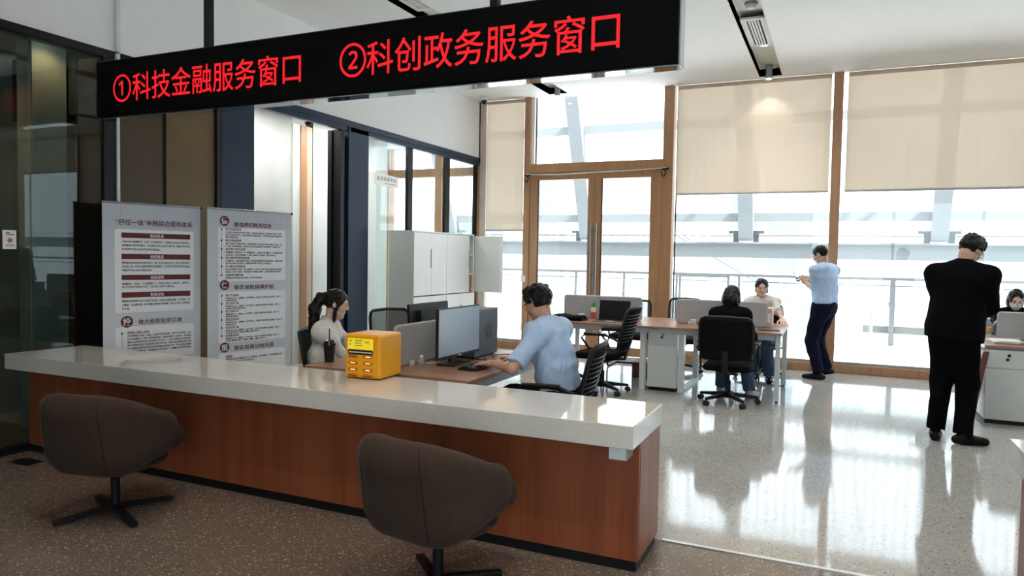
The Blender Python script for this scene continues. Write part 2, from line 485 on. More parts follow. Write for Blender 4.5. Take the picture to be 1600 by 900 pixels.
def struct(name, mb=None, m=None, **k):
    if mb is None:
        o = bpy.data.objects.new(name, None); C.objects.link(o)
    else:
        o = obj(name, mb, m, **k)
    o['kind'] = 'structure'
    return o


def dup(root, loc, rotz, label=None):
    def cp(o, par):
        c = o.copy(); C.objects.link(c)
        if par is not None:
            c.parent = par
        for ch in o.children:
            cp(ch, c)
        return c
    r = cp(root, None); r.location = loc; r.rotation_euler = (0, 0, rotz)
    if label:
        r['label'] = label
    return r


def text_mesh(body, size=1.0, bold=0.0, spacing=1.0, extrude=0.0, width=None, height=None):
    """flat lettering as (verts, faces) in the xy plane, lower left at the origin; fitted to width/height when given"""
    cu = bpy.data.curves.new('lettering', 'FONT'); cu.body = body; cu.size = size; cu.offset = bold
    cu.space_character = spacing; cu.extrude = extrude; cu.resolution_u = 3
    o = bpy.data.objects.new('lettering', cu); C.objects.link(o)
    dg = bpy.context.evaluated_depsgraph_get()
    me = o.evaluated_get(dg).to_mesh()
    vs = np.array([v.co[:] for v in me.vertices]) if len(me.vertices) else np.zeros((1, 3))
    fs = [tuple(p.vertices) for p in me.polygons]
    bpy.data.objects.remove(o); bpy.data.curves.remove(cu)
    lo, hi = vs.min(0), vs.max(0)
    vs[:, :2] -= lo[:2]
    if width:
        vs[:, 0] *= width / max(1e-6, hi[0] - lo[0])
    if height:
        vs[:, 1] *= height / max(1e-6, hi[1] - lo[1])
    return vs, fs


def place_text(tm, o, ax, ay):
    vs, fs = tm
    o, ax, ay = np.array(o, float), np.array(ax, float), np.array(ay, float)
    an = np.cross(ax, ay)
    return MBraw(o + vs[:, :1] * ax + vs[:, 1:2] * ay + vs[:, 2:3] * an, fs)


def MBraw(vs, fs):
    return ([tuple(map(float, v)) for v in vs], [], fs)


def join_raw(lst):
    V, Fc = [], []
    for v, _, f in lst:
        n = len(V); V += v; Fc += [tuple(i + n for i in q) for q in f]
    return (V, [], Fc)


# ------------------------------------------------------------------ distance-field modelling (bodies, clothes, upholstery)
class SDF:
    def __init__(s):
        s.ops = []

    def cap(s, a, b, ra, rb=None, k=0.02, sq=None, flat=(0, 0), op='u'):
        s.ops.append(('cap', op, np.array(a, float), np.array(b, float), ra, ra if rb is None else rb, k, sq, flat)); return s

    def ell(s, c, r, R=None, k=0.02, op='u'):
        s.ops.append(('ell', op, np.array(c, float), np.array(r, float), np.eye(3) if R is None else np.array(R, float), k)); return s

    def plane(s, p, n, k=0.0):
        n = np.array(n, float); n /= np.linalg.norm(n)
        s.ops.append(('pl', 'i', np.array(p, float), n, k)); return s

    def box(s, c, h, R=None, r=0.02, k=0.02, op='u'):
        s.ops.append(('box', op, np.array(c, float), np.array(h, float), np.eye(3) if R is None else np.array(R, float), r, k)); return s

    def noise(s, amp, freq, seed=0):
        s.ops.append(('nz', 'n', amp, freq, seed)); return s

    def bounds(s):
        lo = np.full(3, 1e9); hi = -lo
        for o in s.ops:
            if o[1] != 'u':
                continue
            if o[0] == 'cap':
                r = max(o[4], o[5]) * (max(1, o[7][1]) if o[7] else 1)
                a, b = np.minimum(o[2], o[3]) - r, np.maximum(o[2], o[3]) + r
            else:
                r = float(np.linalg.norm(o[3])) if o[0] == 'box' else float(o[3].max())
                a, b = o[2] - r, o[2] + r
            lo = np.minimum(lo, a); hi = np.maximum(hi, b)
        return lo, hi

    @staticmethod
    def dist(o, X, Y, Z):
        if o[0] == 'cap':
            _, _, a, b, ra, rb, k, sq, flat = o
            ba = b - a; L2 = float(ba @ ba) + 1e-12
            px, py, pz = X - a[0], Y - a[1], Z - a[2]
            tr = (px * ba[0] + py * ba[1] + pz * ba[2]) / L2
            t = np.clip(tr, 0, 1)
            vx, vy, vz = px - t * ba[0], py - t * ba[1], pz - t * ba[2]
            if sq:
                sv = np.array(sq[0]); m = (1 / sq[1] - 1) * (vx * sv[0] + vy * sv[1] + vz * sv[2])
                vx = vx + m * sv[0]; vy = vy + m * sv[1]; vz = vz + m * sv[2]
            d = np.sqrt(vx * vx + vy * vy + vz * vz) - (ra + t * (rb - ra))
            if sq:
                d = d * min(1.0, sq[1])
            L = math.sqrt(L2)
            if flat[0]:
                d = np.maximum(d, -tr * L)
            if flat[1]:
                d = np.maximum(d, (tr - 1) * L)
            return d
        if o[0] == 'ell':
            _, _, c, r, R, k = o
            px, py, pz = X - c[0], Y - c[1], Z - c[2]
            q = [(px * R[0, i] + py * R[1, i] + pz * R[2, i]) / r[i] for i in range(3)]
            l = np.sqrt(q[0] ** 2 + q[1] ** 2 + q[2] ** 2)
            g = np.sqrt((q[0] / r[0]) ** 2 + (q[1] / r[1]) ** 2 + (q[2] / r[2]) ** 2) + 1e-9
            return l * (l - 1) / g
        if o[0] == 'box':
            _, _, c, h, R, r, k = o
            px, py, pz = X - c[0], Y - c[1], Z - c[2]
            q = [np.abs(px * R[0, i] + py * R[1, i] + pz * R[2, i]) - (h[i] - r) for i in range(3)]
            out = np.sqrt(sum(np.maximum(e, 0) ** 2 for e in q))
            return out + np.minimum(np.maximum(np.maximum(q[0], q[1]), q[2]), 0) - r

    def mesh(s, res, off=(0, 0, 0)):
        lo, hi = s.bounds(); pad = res * 3 + 0.01
        lo = lo - pad; n = np.ceil((hi + pad - lo) / res).astype(int) + 1
        ax = [lo[i] + np.arange(n[i]) * res for i in range(3)]
        Fd = np.full(n, 5.0, np.float32)
        for o in s.ops:
            if o[0] == 'nz':
                _, _, amp, fq, seed = o
                rs = np.random.RandomState(seed)
                X, Y, Z = ax[0][:, None, None], ax[1][None, :, None], ax[2][None, None, :]
                acc = 0
                for _ in range(5):
                    d = rs.normal(size=3); d /= np.linalg.norm(d); e = rs.normal(size=3)
                    w = fq * (0.6 + 0.9 * rs.rand())
                    acc = acc + np.sin((X * d[0] + Y * d[1] + Z * d[2]) * w + 1.6 * np.sin((X * e[0] + Y * e[1] + Z * e[2]) * w * 0.45) + rs.rand() * 6)
                near = np.abs(Fd) < 0.05
                Fd = np.where(near, Fd + (amp / 2.2 * acc).astype(np.float32), Fd)
                continue
            if o[0] == 'pl':
                _, _, p, nn, k = o
                d = ((ax[0] - p[0]) * nn[0])[:, None, None] + ((ax[1] - p[1]) * nn[1])[None, :, None] + ((ax[2] - p[2]) * nn[2])[None, None, :]
                if k:
                    h = np.maximum(k - np.abs(Fd - d), 0) / k
                    Fd = (np.maximum(Fd, d) + h * h * k * 0.25).astype(np.float32)
                else:
                    Fd = np.maximum(Fd, d).astype(np.float32)
                continue
            k = o[6] if o[0] in ('cap', 'box') else o[5]
            if o[0] == 'cap':
                r = max(o[4], o[5]) * (max(1, o[7][1]) if o[7] else 1)
                a, b = np.minimum(o[2], o[3]) - r, np.maximum(o[2], o[3]) + r
            elif o[0] == 'box':
                r = float(np.linalg.norm(o[3])); a, b = o[2] - r, o[2] + r
            else:
                r = float(o[3].max()); a, b = o[2] - r, o[2] + r
            mg = k + res * 2.5
            i0 = np.maximum(np.floor((a - mg - lo) / res).astype(int), 0); i1 = np.minimum(np.ceil((b + mg - lo) / res).astype(int) + 1, n)
            if (i1 <= i0).any():
                continue
            w = tuple(slice(i0[i], i1[i]) for i in range(3))
            X, Y, Z = ax[0][w[0]][:, None, None], ax[1][w[1]][None, :, None], ax[2][w[2]][None, None, :]
            d = s.dist(o, X, Y, Z).astype(np.float32)
            cur = Fd[w]
            if o[1] == 'u':
                h = np.maximum(k - np.abs(cur - d), 0) / max(k, 1e-6)
                Fd[w] = np.minimum(cur, d) - h * h * k * 0.25
            else:
                d = -d
                h = np.maximum(k - np.abs(cur - d), 0) / max(k, 1e-6)
                Fd[w] = np.maximum(cur, d) + h * h * k * 0.25
        return nets(Fd, lo - np.array(off, float), res)


def nets(Fd, lo, res):
    ins = Fd < 0
    nx, ny, nz = Fd.shape
    cnt = np.zeros((nx - 1, ny - 1, nz - 1), np.int8)
    for dx in (0, 1):
        for dy in (0, 1):
            for dz in (0, 1):
                cnt += ins[dx:nx - 1 + dx, dy:ny - 1 + dy, dz:nz - 1 + dz]
    act = (cnt > 0) & (cnt < 8)
    I = np.argwhere(act)
    if not len(I):
        return ([(0, 0, 0)], [], [])
    idx = np.full(act.shape, -1, np.int32); idx[act] = np.arange(len(I))
    acc = np.zeros((len(I), 3)); num = np.zeros(len(I))
    cor = [(a, b, c) for a in (0, 1) for b in (0, 1) for c in (0, 1)]
    val = {c: Fd[I[:, 0] + c[0], I[:, 1] + c[1], I[:, 2] + c[2]].astype(float) for c in cor}
    for c in cor:
        for a in range(3):
            if c[a] == 0:
                d = list(c); d[a] = 1; d = tuple(d)
                va, vb = val[c], val[d]
                cr = (va < 0) != (vb < 0)
                t = np.where(cr, va / np.where(cr, va - vb, 1), 0)
                p = np.tile(np.array(c, float), (len(I), 1)); p[:, a] = t
                acc += p * cr[:, None]; num += cr
    V = (I + acc / num[:, None]) * res + lo
    faces = []
    for a in range(3):
        b, c = (a + 1) % 3, (a + 2) % 3
        sl0 = [slice(None)] * 3; sl1 = [slice(None)] * 3
        sl0[a] = slice(0, -1); sl1[a] = slice(1, None)
        s0, s1 = ins[tuple(sl0)], ins[tuple(sl1)]
        E = np.argwhere(s0 != s1)
        ok = (E[:, b] > 0) & (E[:, c] > 0) & (E[:, b] < Fd.shape[b] - 1) & (E[:, c] < Fd.shape[c] - 1)
        E = E[ok]
        q = []
        for db, dc in ((-1, -1), (0, -1), (0, 0), (-1, 0)):
            J = E.copy(); J[:, b] += db; J[:, c] += dc
            q.append(idx[J[:, 0], J[:, 1], J[:, 2]])
        Q = np.stack(q, 1)
        flip = ~s0[E[:, 0], E[:, 1], E[:, 2]]
        Q[flip] = Q[flip][:, ::-1]
        faces.append(Q)
    Fq = np.concatenate(faces)
    return (V.tolist(), [], Fq.tolist())


def sobj(name, raw, m, parent=None, loc=None):
    """smooth object from raw (verts, edges, faces)"""
    me = bpy.data.meshes.new(name); me.from_pydata(*raw)
    me.polygons.foreach_set('use_smooth', [True] * len(me.polygons))
    me.materials.append(M[m] if isinstance(m, str) else m)
    o = bpy.data.objects.new(name, me); C.objects.link(o)
    if parent is not None:
        o.parent = parent
    if loc is not None:
        o.location = loc
    return o


# ================================================================== the room shell
XW, YW, ZC = -5.42, 10.6, 4.02          # left partition plane, window wall plane, ceiling height
XR, YB = 7.6, -3.6                      # right wall and back wall, outside the picture
XI = -9.2                               # far side of the rooms behind the partition

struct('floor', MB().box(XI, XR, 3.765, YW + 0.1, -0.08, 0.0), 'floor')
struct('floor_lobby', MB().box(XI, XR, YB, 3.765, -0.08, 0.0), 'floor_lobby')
struct('trim_1', MB().box(-0.80, 0.74, 3.752, 3.778, -0.01, 0.006), 'steel')

# ceiling in strips with three sunken light troughs
TROUGH = [(-4.16, -3.86), (-1.06, -0.77), (2.06, 2.35)]
ceil = struct('ceiling')
xs = [XW] + [x for t in TROUGH for x in t] + [XR]
for i in range(0, len(xs), 2):
    obj('ceiling_panel', MB().box(xs[i], xs[i + 1], YB, YW + 0.1, ZC, ZC + 0.1), 'ceiling', ceil)
for a, b in TROUGH:
    obj('ceiling_panel', MB().box(a, b, YB, 5.2, ZC, ZC + 0.1), 'ceiling', ceil)
    obj('ceiling_panel', MB().box(a, b, 10.46, YW + 0.1, ZC, ZC + 0.1), 'ceiling', ceil)
    t = MB().box(a, b, 5.2, 10.46, ZC + 0.13, ZC + 0.15)
    t.box(a - 0.012, a, 5.2, 10.46, ZC - 0.004, ZC + 0.15).box(b, b + 0.012, 5.2, 10.46, ZC - 0.004, ZC + 0.15)
    t.box(a, b, 10.46, 10.472, ZC - 0.004, ZC + 0.15).box(a, b, 5.188, 5.2, ZC - 0.004, ZC + 0.15)
    obj('trough_lining', t, mat('trough beige grey', (0.74, 0.72, 0.67), 0.5, var=0.03), ceil)
obj('access_hatch_joint', MB().box(-1.62, -1.36, 7.10, 7.106, ZC - 0.001, ZC + 0.002), 'grey_metal', ceil)


def air_vent(x0, x1, y0, y1, label):
    t = thing('air_vent', label, 'vent', ((x0 + x1) / 2, (y0 + y1) / 2, ZC + 0.06), 0, 'slotted vents in the ceiling troughs')
    w, l = (x1 - x0) / 2, (y1 - y0) / 2
    obj('backing', MB().box(-w, w, -l, l, 0.02, 0.03), 'black', t)
    fr = MB().box(-w, -w + 0.055, -l, l, -0.005, 0.02).box(w - 0.055, w, -l, l, -0.005, 0.02)
    fr.box(-w + 0.055, w - 0.055, -l, -l + 0.05, -0.005, 0.02).box(-w + 0.055, w - 0.055, l - 0.05, l, -0.005, 0.02)
    obj('frame', fr, 'white', t)
    n = 6
    for k in range(n):
        x = -w + 0.055 + (k + 0.0) * (2 * w - 0.11) / (n - 1) * 1.0
        if 0 < k < n - 1:
            obj('slat', MB().box(x - 0.008, x + 0.008, -l + 0.05, l - 0.05, -0.004, 0.018), 'white', t)
    return t


air_vent(-1.045, -0.785, 8.12, 9.17, 'white slotted air vent beside the smoke detector in the ceiling trough')
air_vent(-4.145, -3.875, 5.6, 6.6, 'slotted air vent in the ceiling trough above the hanging red sign')


def spot_can(x, y, label, power, up=0.0):
    t = thing('cylinder_spotlight', label, 'ceiling light', (x, y, ZC - 0.06), 0, 'cylinder spotlights at the trough ends')
    obj('can', MB().cyl((0, 0, 0), (0, 0, 0.19), 0.042, n=20), 'grey_metal', t, smooth='auto')
    obj('lens', MB().cyl((0, 0, -0.006), (0, 0, 0.002), 0.034, n=20), 'lamp', t)
    spot('spotlight_beam', (x, y, ZC - 0.075), power, 1.9, 0.6, (1, 0.93, 0.84), 0.04)
    return t


spot_can(-0.93, 10.36, 'grey cylinder spotlight near the roller blinds, in the trough with the smoke detector', 14)
spot_can(-3.99, 10.36, 'grey cylinder spotlight above the glazed double doors', 14)


def downlight(x, y, z, label, power, size=2.0, color=(1, 0.93, 0.84), grp='recessed downlights in the ceiling trough', radius=0.05):
    t = thing('downlight', label, 'ceiling light', (x, y, z), 0, grp)
    obj('ring', MB().lathe([(0.05, 0.004), (0.062, 0.0), (0.066, 0.003), (0.066, 0.012), (0.05, 0.012)], (0, 0, -0.006), 24), 'white', t, smooth='auto')
    obj('lens', MB().cyl((0, 0, -0.004), (0, 0, 0.003), 0.05, n=20), 'lamp', t)
    spot('downlight_beam', (x, y, z - 0.03), power, size, 0.7, color, radius)
    return t


TZ = ZC + 0.125
downlight(-0.91, 9.38, TZ, 'round downlight between slotted vent and window end of the trough', 80)
downlight(-0.91, 7.35, TZ, 'round downlight beside the smoke detector, on its lobby side', 80)
downlight(-4.0, 8.3, TZ, 'round downlight in the trough above the white filing cabinets', 80)
downlight(2.2, 8.3, TZ, 'round downlight in the trough above the right hand desks', 70)
downlight(-0.91, 5.9, TZ, 'round downlight at the lobby end of the middle trough', 80)
downlight(-4.0, 7.1, TZ, 'added fill downlight in the trough on the lobby side of the filing cabinets', 80)  # extra lamp, added to brighten the office
downlight(2.2, 6.2, TZ, 'added fill downlight at the lobby end of the right hand trough', 70)  # unseen lamp, added as fill for the right hand side
sd = thing('smoke_detector', 'white round smoke detector in the ceiling trough', 'smoke detector', (-0.9, 7.83, TZ))
obj('base', MB().lathe([(0.065, 0), (0.065, -0.012), (0.06, -0.02)], n=28), 'grey_metal', sd, smooth='auto')
obj('chamber', MB().lathe([(0.045, -0.02), (0.045, -0.045), (0.036, -0.055), (0.01, -0.057)], n=24), 'white', sd, smooth='auto')

# enclosing walls outside the picture
wb_ = struct('wall_back')
gp = mat('grey plaster', (0.30, 0.28, 0.26), 0.8)
obj('wall_section', MB().box(XI, -0.8, YB - 0.1, YB, 0, ZC), gp, wb_)
obj('wall_section', MB().box(6.2, XR, YB - 0.1, YB, 0, ZC), gp, wb_)
obj('wall_section', MB().box(-0.8, 6.2, YB - 0.1, YB, 3.3, ZC + 0.1), gp, wb_)
we = struct('window_9')          # entrance glazing of the lobby, behind the camera
for k in range(4):
    x = -0.8 + k * 7.0 / 3
    obj('mullion', MB().box(x - 0.04, x + 0.04, YB - 0.08, YB + 0.02, 0, 3.3), 'black_metal', we)
    if k < 3:
        obj('pane', MB().box(x + 0.04, x + 7.0 / 3 - 0.04, YB - 0.04, YB - 0.028, 0.03, 3.3), 'glass_entry', we)
struct('forecourt', MB().box(-20, 20, -25, YB - 0.1, -0.2, -0.05), 'ext_ground')
struct('wall_right', MB().box(XR, XR + 0.1, YB, YW + 0.1, 0, ZC), mat('warm grey plaster', (0.32, 0.3, 0.28), 0.8))

# ------------------------------------------------------------------ left partition (one plane, many bays)
wl = struct('wall_left')
obj('bulkhead', MB().box(XW - 0.12, XW, YB, YW + 0.1, 3.10, ZC + 0.1), 'white', wl)
obj('bulkhead_joint', MB().box(XW, XW + 0.004, 4.052, 4.066, 3.10, ZC), 'grey_metal', wl)
obj('head_rail', MB().box(XW - 0.1, XW + 0.012, 5.14, YW, 3.03, 3.10), 'navy', wl)
obj('head_rail', MB().box(XW - 0.1, XW + 0.012, YB, 5.14, 3.045, 3.105), 'black_metal', wl)
obj('rail_lip', MB().box(XW - 0.06, XW + 0.0, 5.14, YW, 2.975, 3.03), 'navy', wl)
obj('floor_track', MB().box(XW - 0.04, XW + 0.01, YB, 4.0, 0, 0.05), 'black_metal', wl)
obj('jamb', MB().box(XW - 0.3, XW + 0.01, 3.93, 4.035, 0, 3.045), 'black_metal', wl)
obj('jamb', MB().box(XW - 0.1, XW + 0.01, 5.085, 5.14, 0, 3.045), 'black_metal', wl)
obj('bronze_panel', MB().box(XW - 0.06, XW - 0.02, 4.08, 4.50, 0, 3.045), 'bronze', wl)
obj('bronze_panel', MB().box(XW - 0.06, XW - 0.035, 4.50, 4.545, 0, 3.045), 'black_metal', wl)
obj('bronze_panel', MB().box(XW - 0.06, XW - 0.02, 4.545, 5.085, 0, 3.045), 'olive', wl)
obj('navy_panel', MB().box(XW - 0.1, XW, 5.15, 5.575, 0, 3.03), 'navy', wl, bevel=0.004)
obj('navy_panel', MB().box(XW - 0.1, XW, 7.14, 7.52, 0, 3.03), 'navy', wl, bevel=0.004)
obj('navy_panel_edge', MB().box(XW - 0.1, XW + 0.012, 7.10, 7.135, 0, 3.03), 'navy', wl)
# pale vertical service trim, floor to ceiling
tr = MB().box(XW + 0.004, XW + 0.03, 4.035, 4.066, 3.11, ZC)
obj('service_trim', tr, 'cab_grey', wl)
obj('service_trim', MB().box(XW + 0.004, XW + 0.022, 4.038, 4.062, 0, 3.02), 'cab_grey', wl)
obj('trim_bracket', MB().box(XW + 0.004, XW + 0.04, 4.03, 4.055, 3.03, 3.09), 'cab_grey', wl)
# lobby glass panes
for y0, y1 in ((-3.5, -1.0), (-1.0, 1.4), (1.41, 3.36), (3.365, 3.93)):
    obj('glass_pane', MB().box(XW - 0.022, XW - 0.01, y0, y1 - 0.006, 0.05, 3.045), 'glass_dark', wl)
# partition glass and mullions
for y0, y1 in ((7.52, 8.475), (8.59, 9.51), (9.64, 10.5)):
    obj('glass_pane', MB().box(XW - 0.056, XW - 0.044, y0, y1, 0.05, 2.98), 'glass_part', wl)
for y0, y1 in ((8.475, 8.59), (9.51, 9.64), (10.5, 10.58)):
    obj('mullion', MB().box(XW - 0.075, XW - 0.025, y0, y1, 0.05, 2.98), 'black_metal', wl)
obj('floor_track', MB().box(XW - 0.08, XW, 7.52, YW, 0, 0.05), 'black_metal', wl)

# open doorway: black door leaf folded inwards, and the narrow glazed leaf beside the navy panel
d2 = struct('door_2')
obj('door_leaf', MB().box(XW - 0.17, XW - 0.11, 6.93, 7.55, 0.01, 2.96), 'black_metal', d2)
obj('door_jamb', MB().box(XW - 0.1, XW + 0.01, 6.95, 7.02, 0, 2.97), 'black_metal', d2)
d3 = struct('door_3')
lf = obj('door_leaf', MB().box(XW - 0.42, XW - 0.07, 7.56, 7.60, 0.05, 2.95), mat('pale green laminate', (0.42, 0.47, 0.40), 0.5), d3)
hn = MB().cyl((XW - 0.11, 7.565, 1.10), (XW - 0.11, 7.50, 1.10), 0.012).cyl((XW - 0.11, 7.505, 1.10), (XW - 0.22, 7.505, 1.105), 0.009)
hn.cyl((XW - 0.11, 7.562, 1.10), (XW - 0.11, 7.55, 1.10), 0.028)
obj('lever_handle', hn, 'black', lf, smooth='auto')

# ------------------------------------------------------------------ rooms behind the partition
struct('ceiling_side_room', MB().box(XI, XW - 0.12, 5.36, YW + 0.1, 3.32, 3.42), 'ceiling')
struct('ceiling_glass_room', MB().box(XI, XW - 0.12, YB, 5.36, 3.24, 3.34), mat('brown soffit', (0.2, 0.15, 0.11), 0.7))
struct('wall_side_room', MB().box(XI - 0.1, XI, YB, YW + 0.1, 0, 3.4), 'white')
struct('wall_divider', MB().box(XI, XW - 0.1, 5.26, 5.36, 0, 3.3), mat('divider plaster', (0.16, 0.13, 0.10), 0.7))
il = struct('wall_inner_left')
obj('concrete_face', MB().box(-6.72, -6.6, 5.36, 7.46, 0, 3.28), 'concrete', il)
obj('white_edge', MB().box(-6.72, -6.585, 7.46, 7.60, 0, 3.20), 'cab_grey', il)
obj('wood_post', MB().box(-6.75, -6.57, 7.60, 7.72, 0.42, 3.20), 'frame_wood', il)
obj('pale_post', MB().box(-6.72, -6.585, 7.72, 7.84, 0.42, 3.20), mat('pale wood post', (0.62, 0.46, 0.34), 0.5), il)
obj('sill_block', MB().box(-6.80, -6.5, 7.60, 7.95, 0, 0.42), 'frame_wood', il)
obj('shadow_gap', MB().box(-6.70, -6.6, 7.84, 7.875, 0, 3.28), 'black_metal', il)
obj('white_face', MB().box(-6.72, -6.6, 7.875, 8.62, 0, 3.28), 'white', il)
struct('column_side_room', MB().box(-6.74, -6.56, 9.30, 9.60, 0, 3.32), 'white')
# glass room beside the lobby: back wall, pilaster, dropped soffit with a warm cove behind it
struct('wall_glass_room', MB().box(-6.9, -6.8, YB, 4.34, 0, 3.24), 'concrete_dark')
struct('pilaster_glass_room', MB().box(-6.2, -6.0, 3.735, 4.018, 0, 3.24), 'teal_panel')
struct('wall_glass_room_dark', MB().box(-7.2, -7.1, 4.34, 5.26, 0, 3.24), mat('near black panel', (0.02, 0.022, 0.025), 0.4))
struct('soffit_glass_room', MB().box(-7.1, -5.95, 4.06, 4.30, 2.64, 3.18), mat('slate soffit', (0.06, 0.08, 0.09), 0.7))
for k, (x, y, p) in enumerate(((-6.62, 4.12, 20), (-6.62, 3.2, 20), (-5.84, 3.82, 9), (-6.5, 4.75, 14))):
    downlight(x, y, 3.235, ['small warm downlight washing the dark concrete behind the lobby glass', 'small warm downlight farther along the dark concrete wall', 'small warm downlight above the sea grey pilaster', 'small warm downlight behind the slate soffit'][k], p, 2.4, (1, 0.5, 0.24), 'warm downlights behind the lobby glass', 0.04)

# linear lamps added to brighten the side room; downlights of the lobby
for k, (x, y) in enumerate(((-6.05, 6.5), (-6.05, 8.2), (-7.9, 8.6))):
    t = thing('fill_lamp', ['added linear fill lamp inside the open doorway', 'added linear fill lamp behind the partition glass', 'added linear fill lamp deep in the side room'][k], 'ceiling light', (x, y, 3.315), 0, 'added fill lamps in the side room')
    obj('housing', MB().box(-0.05, 0.05, -0.6, 0.6, -0.03, 0.0), 'white', t)
    obj('diffuser', MB().box(-0.04, 0.04, -0.58, 0.58, -0.034, -0.03), lamp_mat('lamp diffuser', (1, 0.97, 0.93), 6.0), t)
    d = bpy.data.lights.new('fill_lamp_light', 'AREA'); d.shape = 'RECTANGLE'; d.size = 0.08; d.size_y = 1.16; d.energy = 24; d.color = (1, 0.97, 0.94)
    o = bpy.data.objects.new('fill_lamp_light', d); C.objects.link(o); o.location = (x, y, 3.27)
for k, (x, y, p) in enumerate(((-3.45, 2.35, 60), (-2.45, 1.95, 70), (-0.95, 2.0, 70), (0.6, 2.3, 80), (2.3, 1.95, 40))):
    downlight(x, y, ZC, ['lobby downlight over the shaded tub chair', 'lobby downlight between the two tub chairs', 'lobby downlight over the lit tub chair', 'lobby downlight at the walkway between the counters', 'lobby downlight before the second counter'][k], p, 1.7, (1, 0.80, 0.6), 'recessed downlights of the lobby ceiling', 0.02)

# fire notice on the lobby glass
fs = thing('fire_notice', 'small white fire notice stuck on the dark lobby glass', 'notice', (XW + 0.002, 3.2, 1.49))
obj('card', MB().box(0, 0.003, -0.048, 0.045, 0, 0.135), 'paper', fs)
fl = [(0, 0), (0.014, 0.004), (0.019, 0.016), (0.012, 0.034), (0.007, 0.024), (0.0, 0.042), (-0.008, 0.026), (-0.013, 0.03), (-0.018, 0.014), (-0.013, 0.004)]
obj('flame_mark', MB().prism(fl, (0.004, 0.0, 0.045), (0, 1, 0), (0, 0, 1), (1, 0, 0), 0.001), 'label_red', fs)
mk = MB().box(0.004, 0.005, -0.028, 0.0, 0.112, 0.12).box(0.004, 0.005, -0.028, 0.03, 0.1, 0.106).box(0.004, 0.005, -0.03, 0.03, 0.028, 0.031).box(0.004, 0.005, -0.03, 0.03, 0.018, 0.021)
obj('print_marks', mk, 'ink', fs)['kind'] = 'stuff'

# paper notice taped on the partition glass
nt_ = thing('paper_notice', 'white paper notice taped to the partition glass above the cabinets', 'notice', (XW - 0.042, 7.98, 2.385))
obj('sheet', MB().add([(0, -0.28, 0.015), (0, 0.28, 0.0), (0, 0.27, 0.15), (0, -0.285, 0.17), (0.003, -0.28, 0.015), (0.003, 0.28, 0.0), (0.003, 0.27, 0.15), (0.003, -0.285, 0.17)],
                      [(0, 1, 2, 3), (7, 6, 5, 4), (0, 4, 5, 1), (1, 5, 6, 2), (2, 6, 7, 3), (3, 7, 4, 0)]), 'paper', nt_)
ml = MB()
for k in range(6):
    ml.box(0.0035, 0.0045, -0.22 + k * 0.075, -0.165 + k * 0.075, 0.075, 0.125)
ml.box(0.0035, 0.0045, -0.05, 0.22, 0.035, 0.05)
obj('print_marks', ml, mat('faded ink', (0.4, 0.42, 0.46), 0.8), nt_)['kind'] = 'stuff'


def cctv(loc, rotz, label, drop=1):
    t = thing('security_camera', label, 'camera', loc, rotz, 'small dome security cameras')
    obj('mount', MB().lathe([(0.045, 0.03), (0.05, 0.02), (0.05, 0.0), (0.03, -0.02)], n=20), 'white', t, smooth='auto')
    obj('dome', MB().ell((0, 0, -0.04), (0.042, 0.042, 0.042), 16, 10), 'black_gloss', t, smooth=True)
    return t


cctv((-5.20, 10.28, ZC - 0.035), 0, 'black and white security camera under the ceiling above the pale blind')
cctv((-5.62, 6.62, 3.04), 0, 'black and white security camera in the open doorway head')

# ------------------------------------------------------------------ window wall
POST = [(-9.0, -8.88), (-7.30, -7.18), (-6.25, -6.12), (-5.53, -5.42), (-4.61, -4.505), (-2.385, -2.235), (-0.12, 0.0), (2.16, 2.28), (4.44, 4.56), (6.72, 6.84)]
for i, (a, b) in enumerate(POST):
    top = 3.32 if b < -5.5 else ZC
    struct('trim_%d' % (i + 2), MB().box(a, b, YW - 0.05, YW + 0.14, 0, top), 'frame_wood', bevel=0.004)


def window(n, x0, x1, top, transom=None, kick=True):
    w = struct('window_%d' % n)
    if kick:
        obj('bottom_rail', MB().box(x0, x1, YW - 0.03, YW + 0.10, 0.0, 0.115), 'frame_wood', w, bevel=0.004)
    obj('inner_bead', MB().box(x0, x1, YW + 0.02, YW + 0.06, 0.115, 0.15), 'grey_metal', w)
    obj('pane', MB().box(x0, x1, YW + 0.035, YW + 0.047, 0.15, (transom or top) - 0.06 if transom else top), 'glass', w)
    if transom:
        obj('transom', MB().box(x0, x1, YW - 0.03, YW + 0.1, transom - 0.07, transom + 0.07), 'frame_wood', w)
        obj('pane', MB().box(x0, x1, YW + 0.035, YW + 0.047, transom + 0.07, top), 'glass', w)
    return w


window(1, -5.42, -4.61, ZC)
window(2, -2.235, -0.12, ZC)
window(3, 0.0, 2.16, ZC)
window(4, 2.28, 4.44, ZC)
window(5, 4.56, 6.72, ZC)
window(6, -6.12, -5.53, 3.32, 2.89)
window(7, -7.18, -6.25, 3.32, 2.89)
window(8, -8.88, -7.30, 3.32, 2.89)
struct('wall_window_side', MB().box(6.84, XR, YW, YW + 0.1, 0, ZC).box(XI, -9.0, YW, YW + 0.1, 0, 3.32), 'white')
struct('wall_window_head', MB().box(XI, XW - 0.0, YW, YW + 0.1, 3.32, ZC + 0.1), 'white')
# pale jamb strips beside the posts
obj('jamb_strip', MB().box(-5.415, -5.30, YW - 0.02, YW + 0.03, 0, ZC), mat('pale jamb', (0.62, 0.52, 0.45), 0.6), bpy.data.objects['window_1'])
obj('jamb_strip', MB().box(-4.505, -4.452, YW - 0.01, YW + 0.05, 2.965, ZC), 'white', bpy.data.objects['window_1'])
for x in (-4.445, -2.20):
    obj('guide_wire', MB().box(x - 0.008, x + 0.008, YW + 0.05, YW + 0.07, 0.1 if x > -3 else 2.965, ZC), 'black_metal', bpy.data.objects['window_2'])

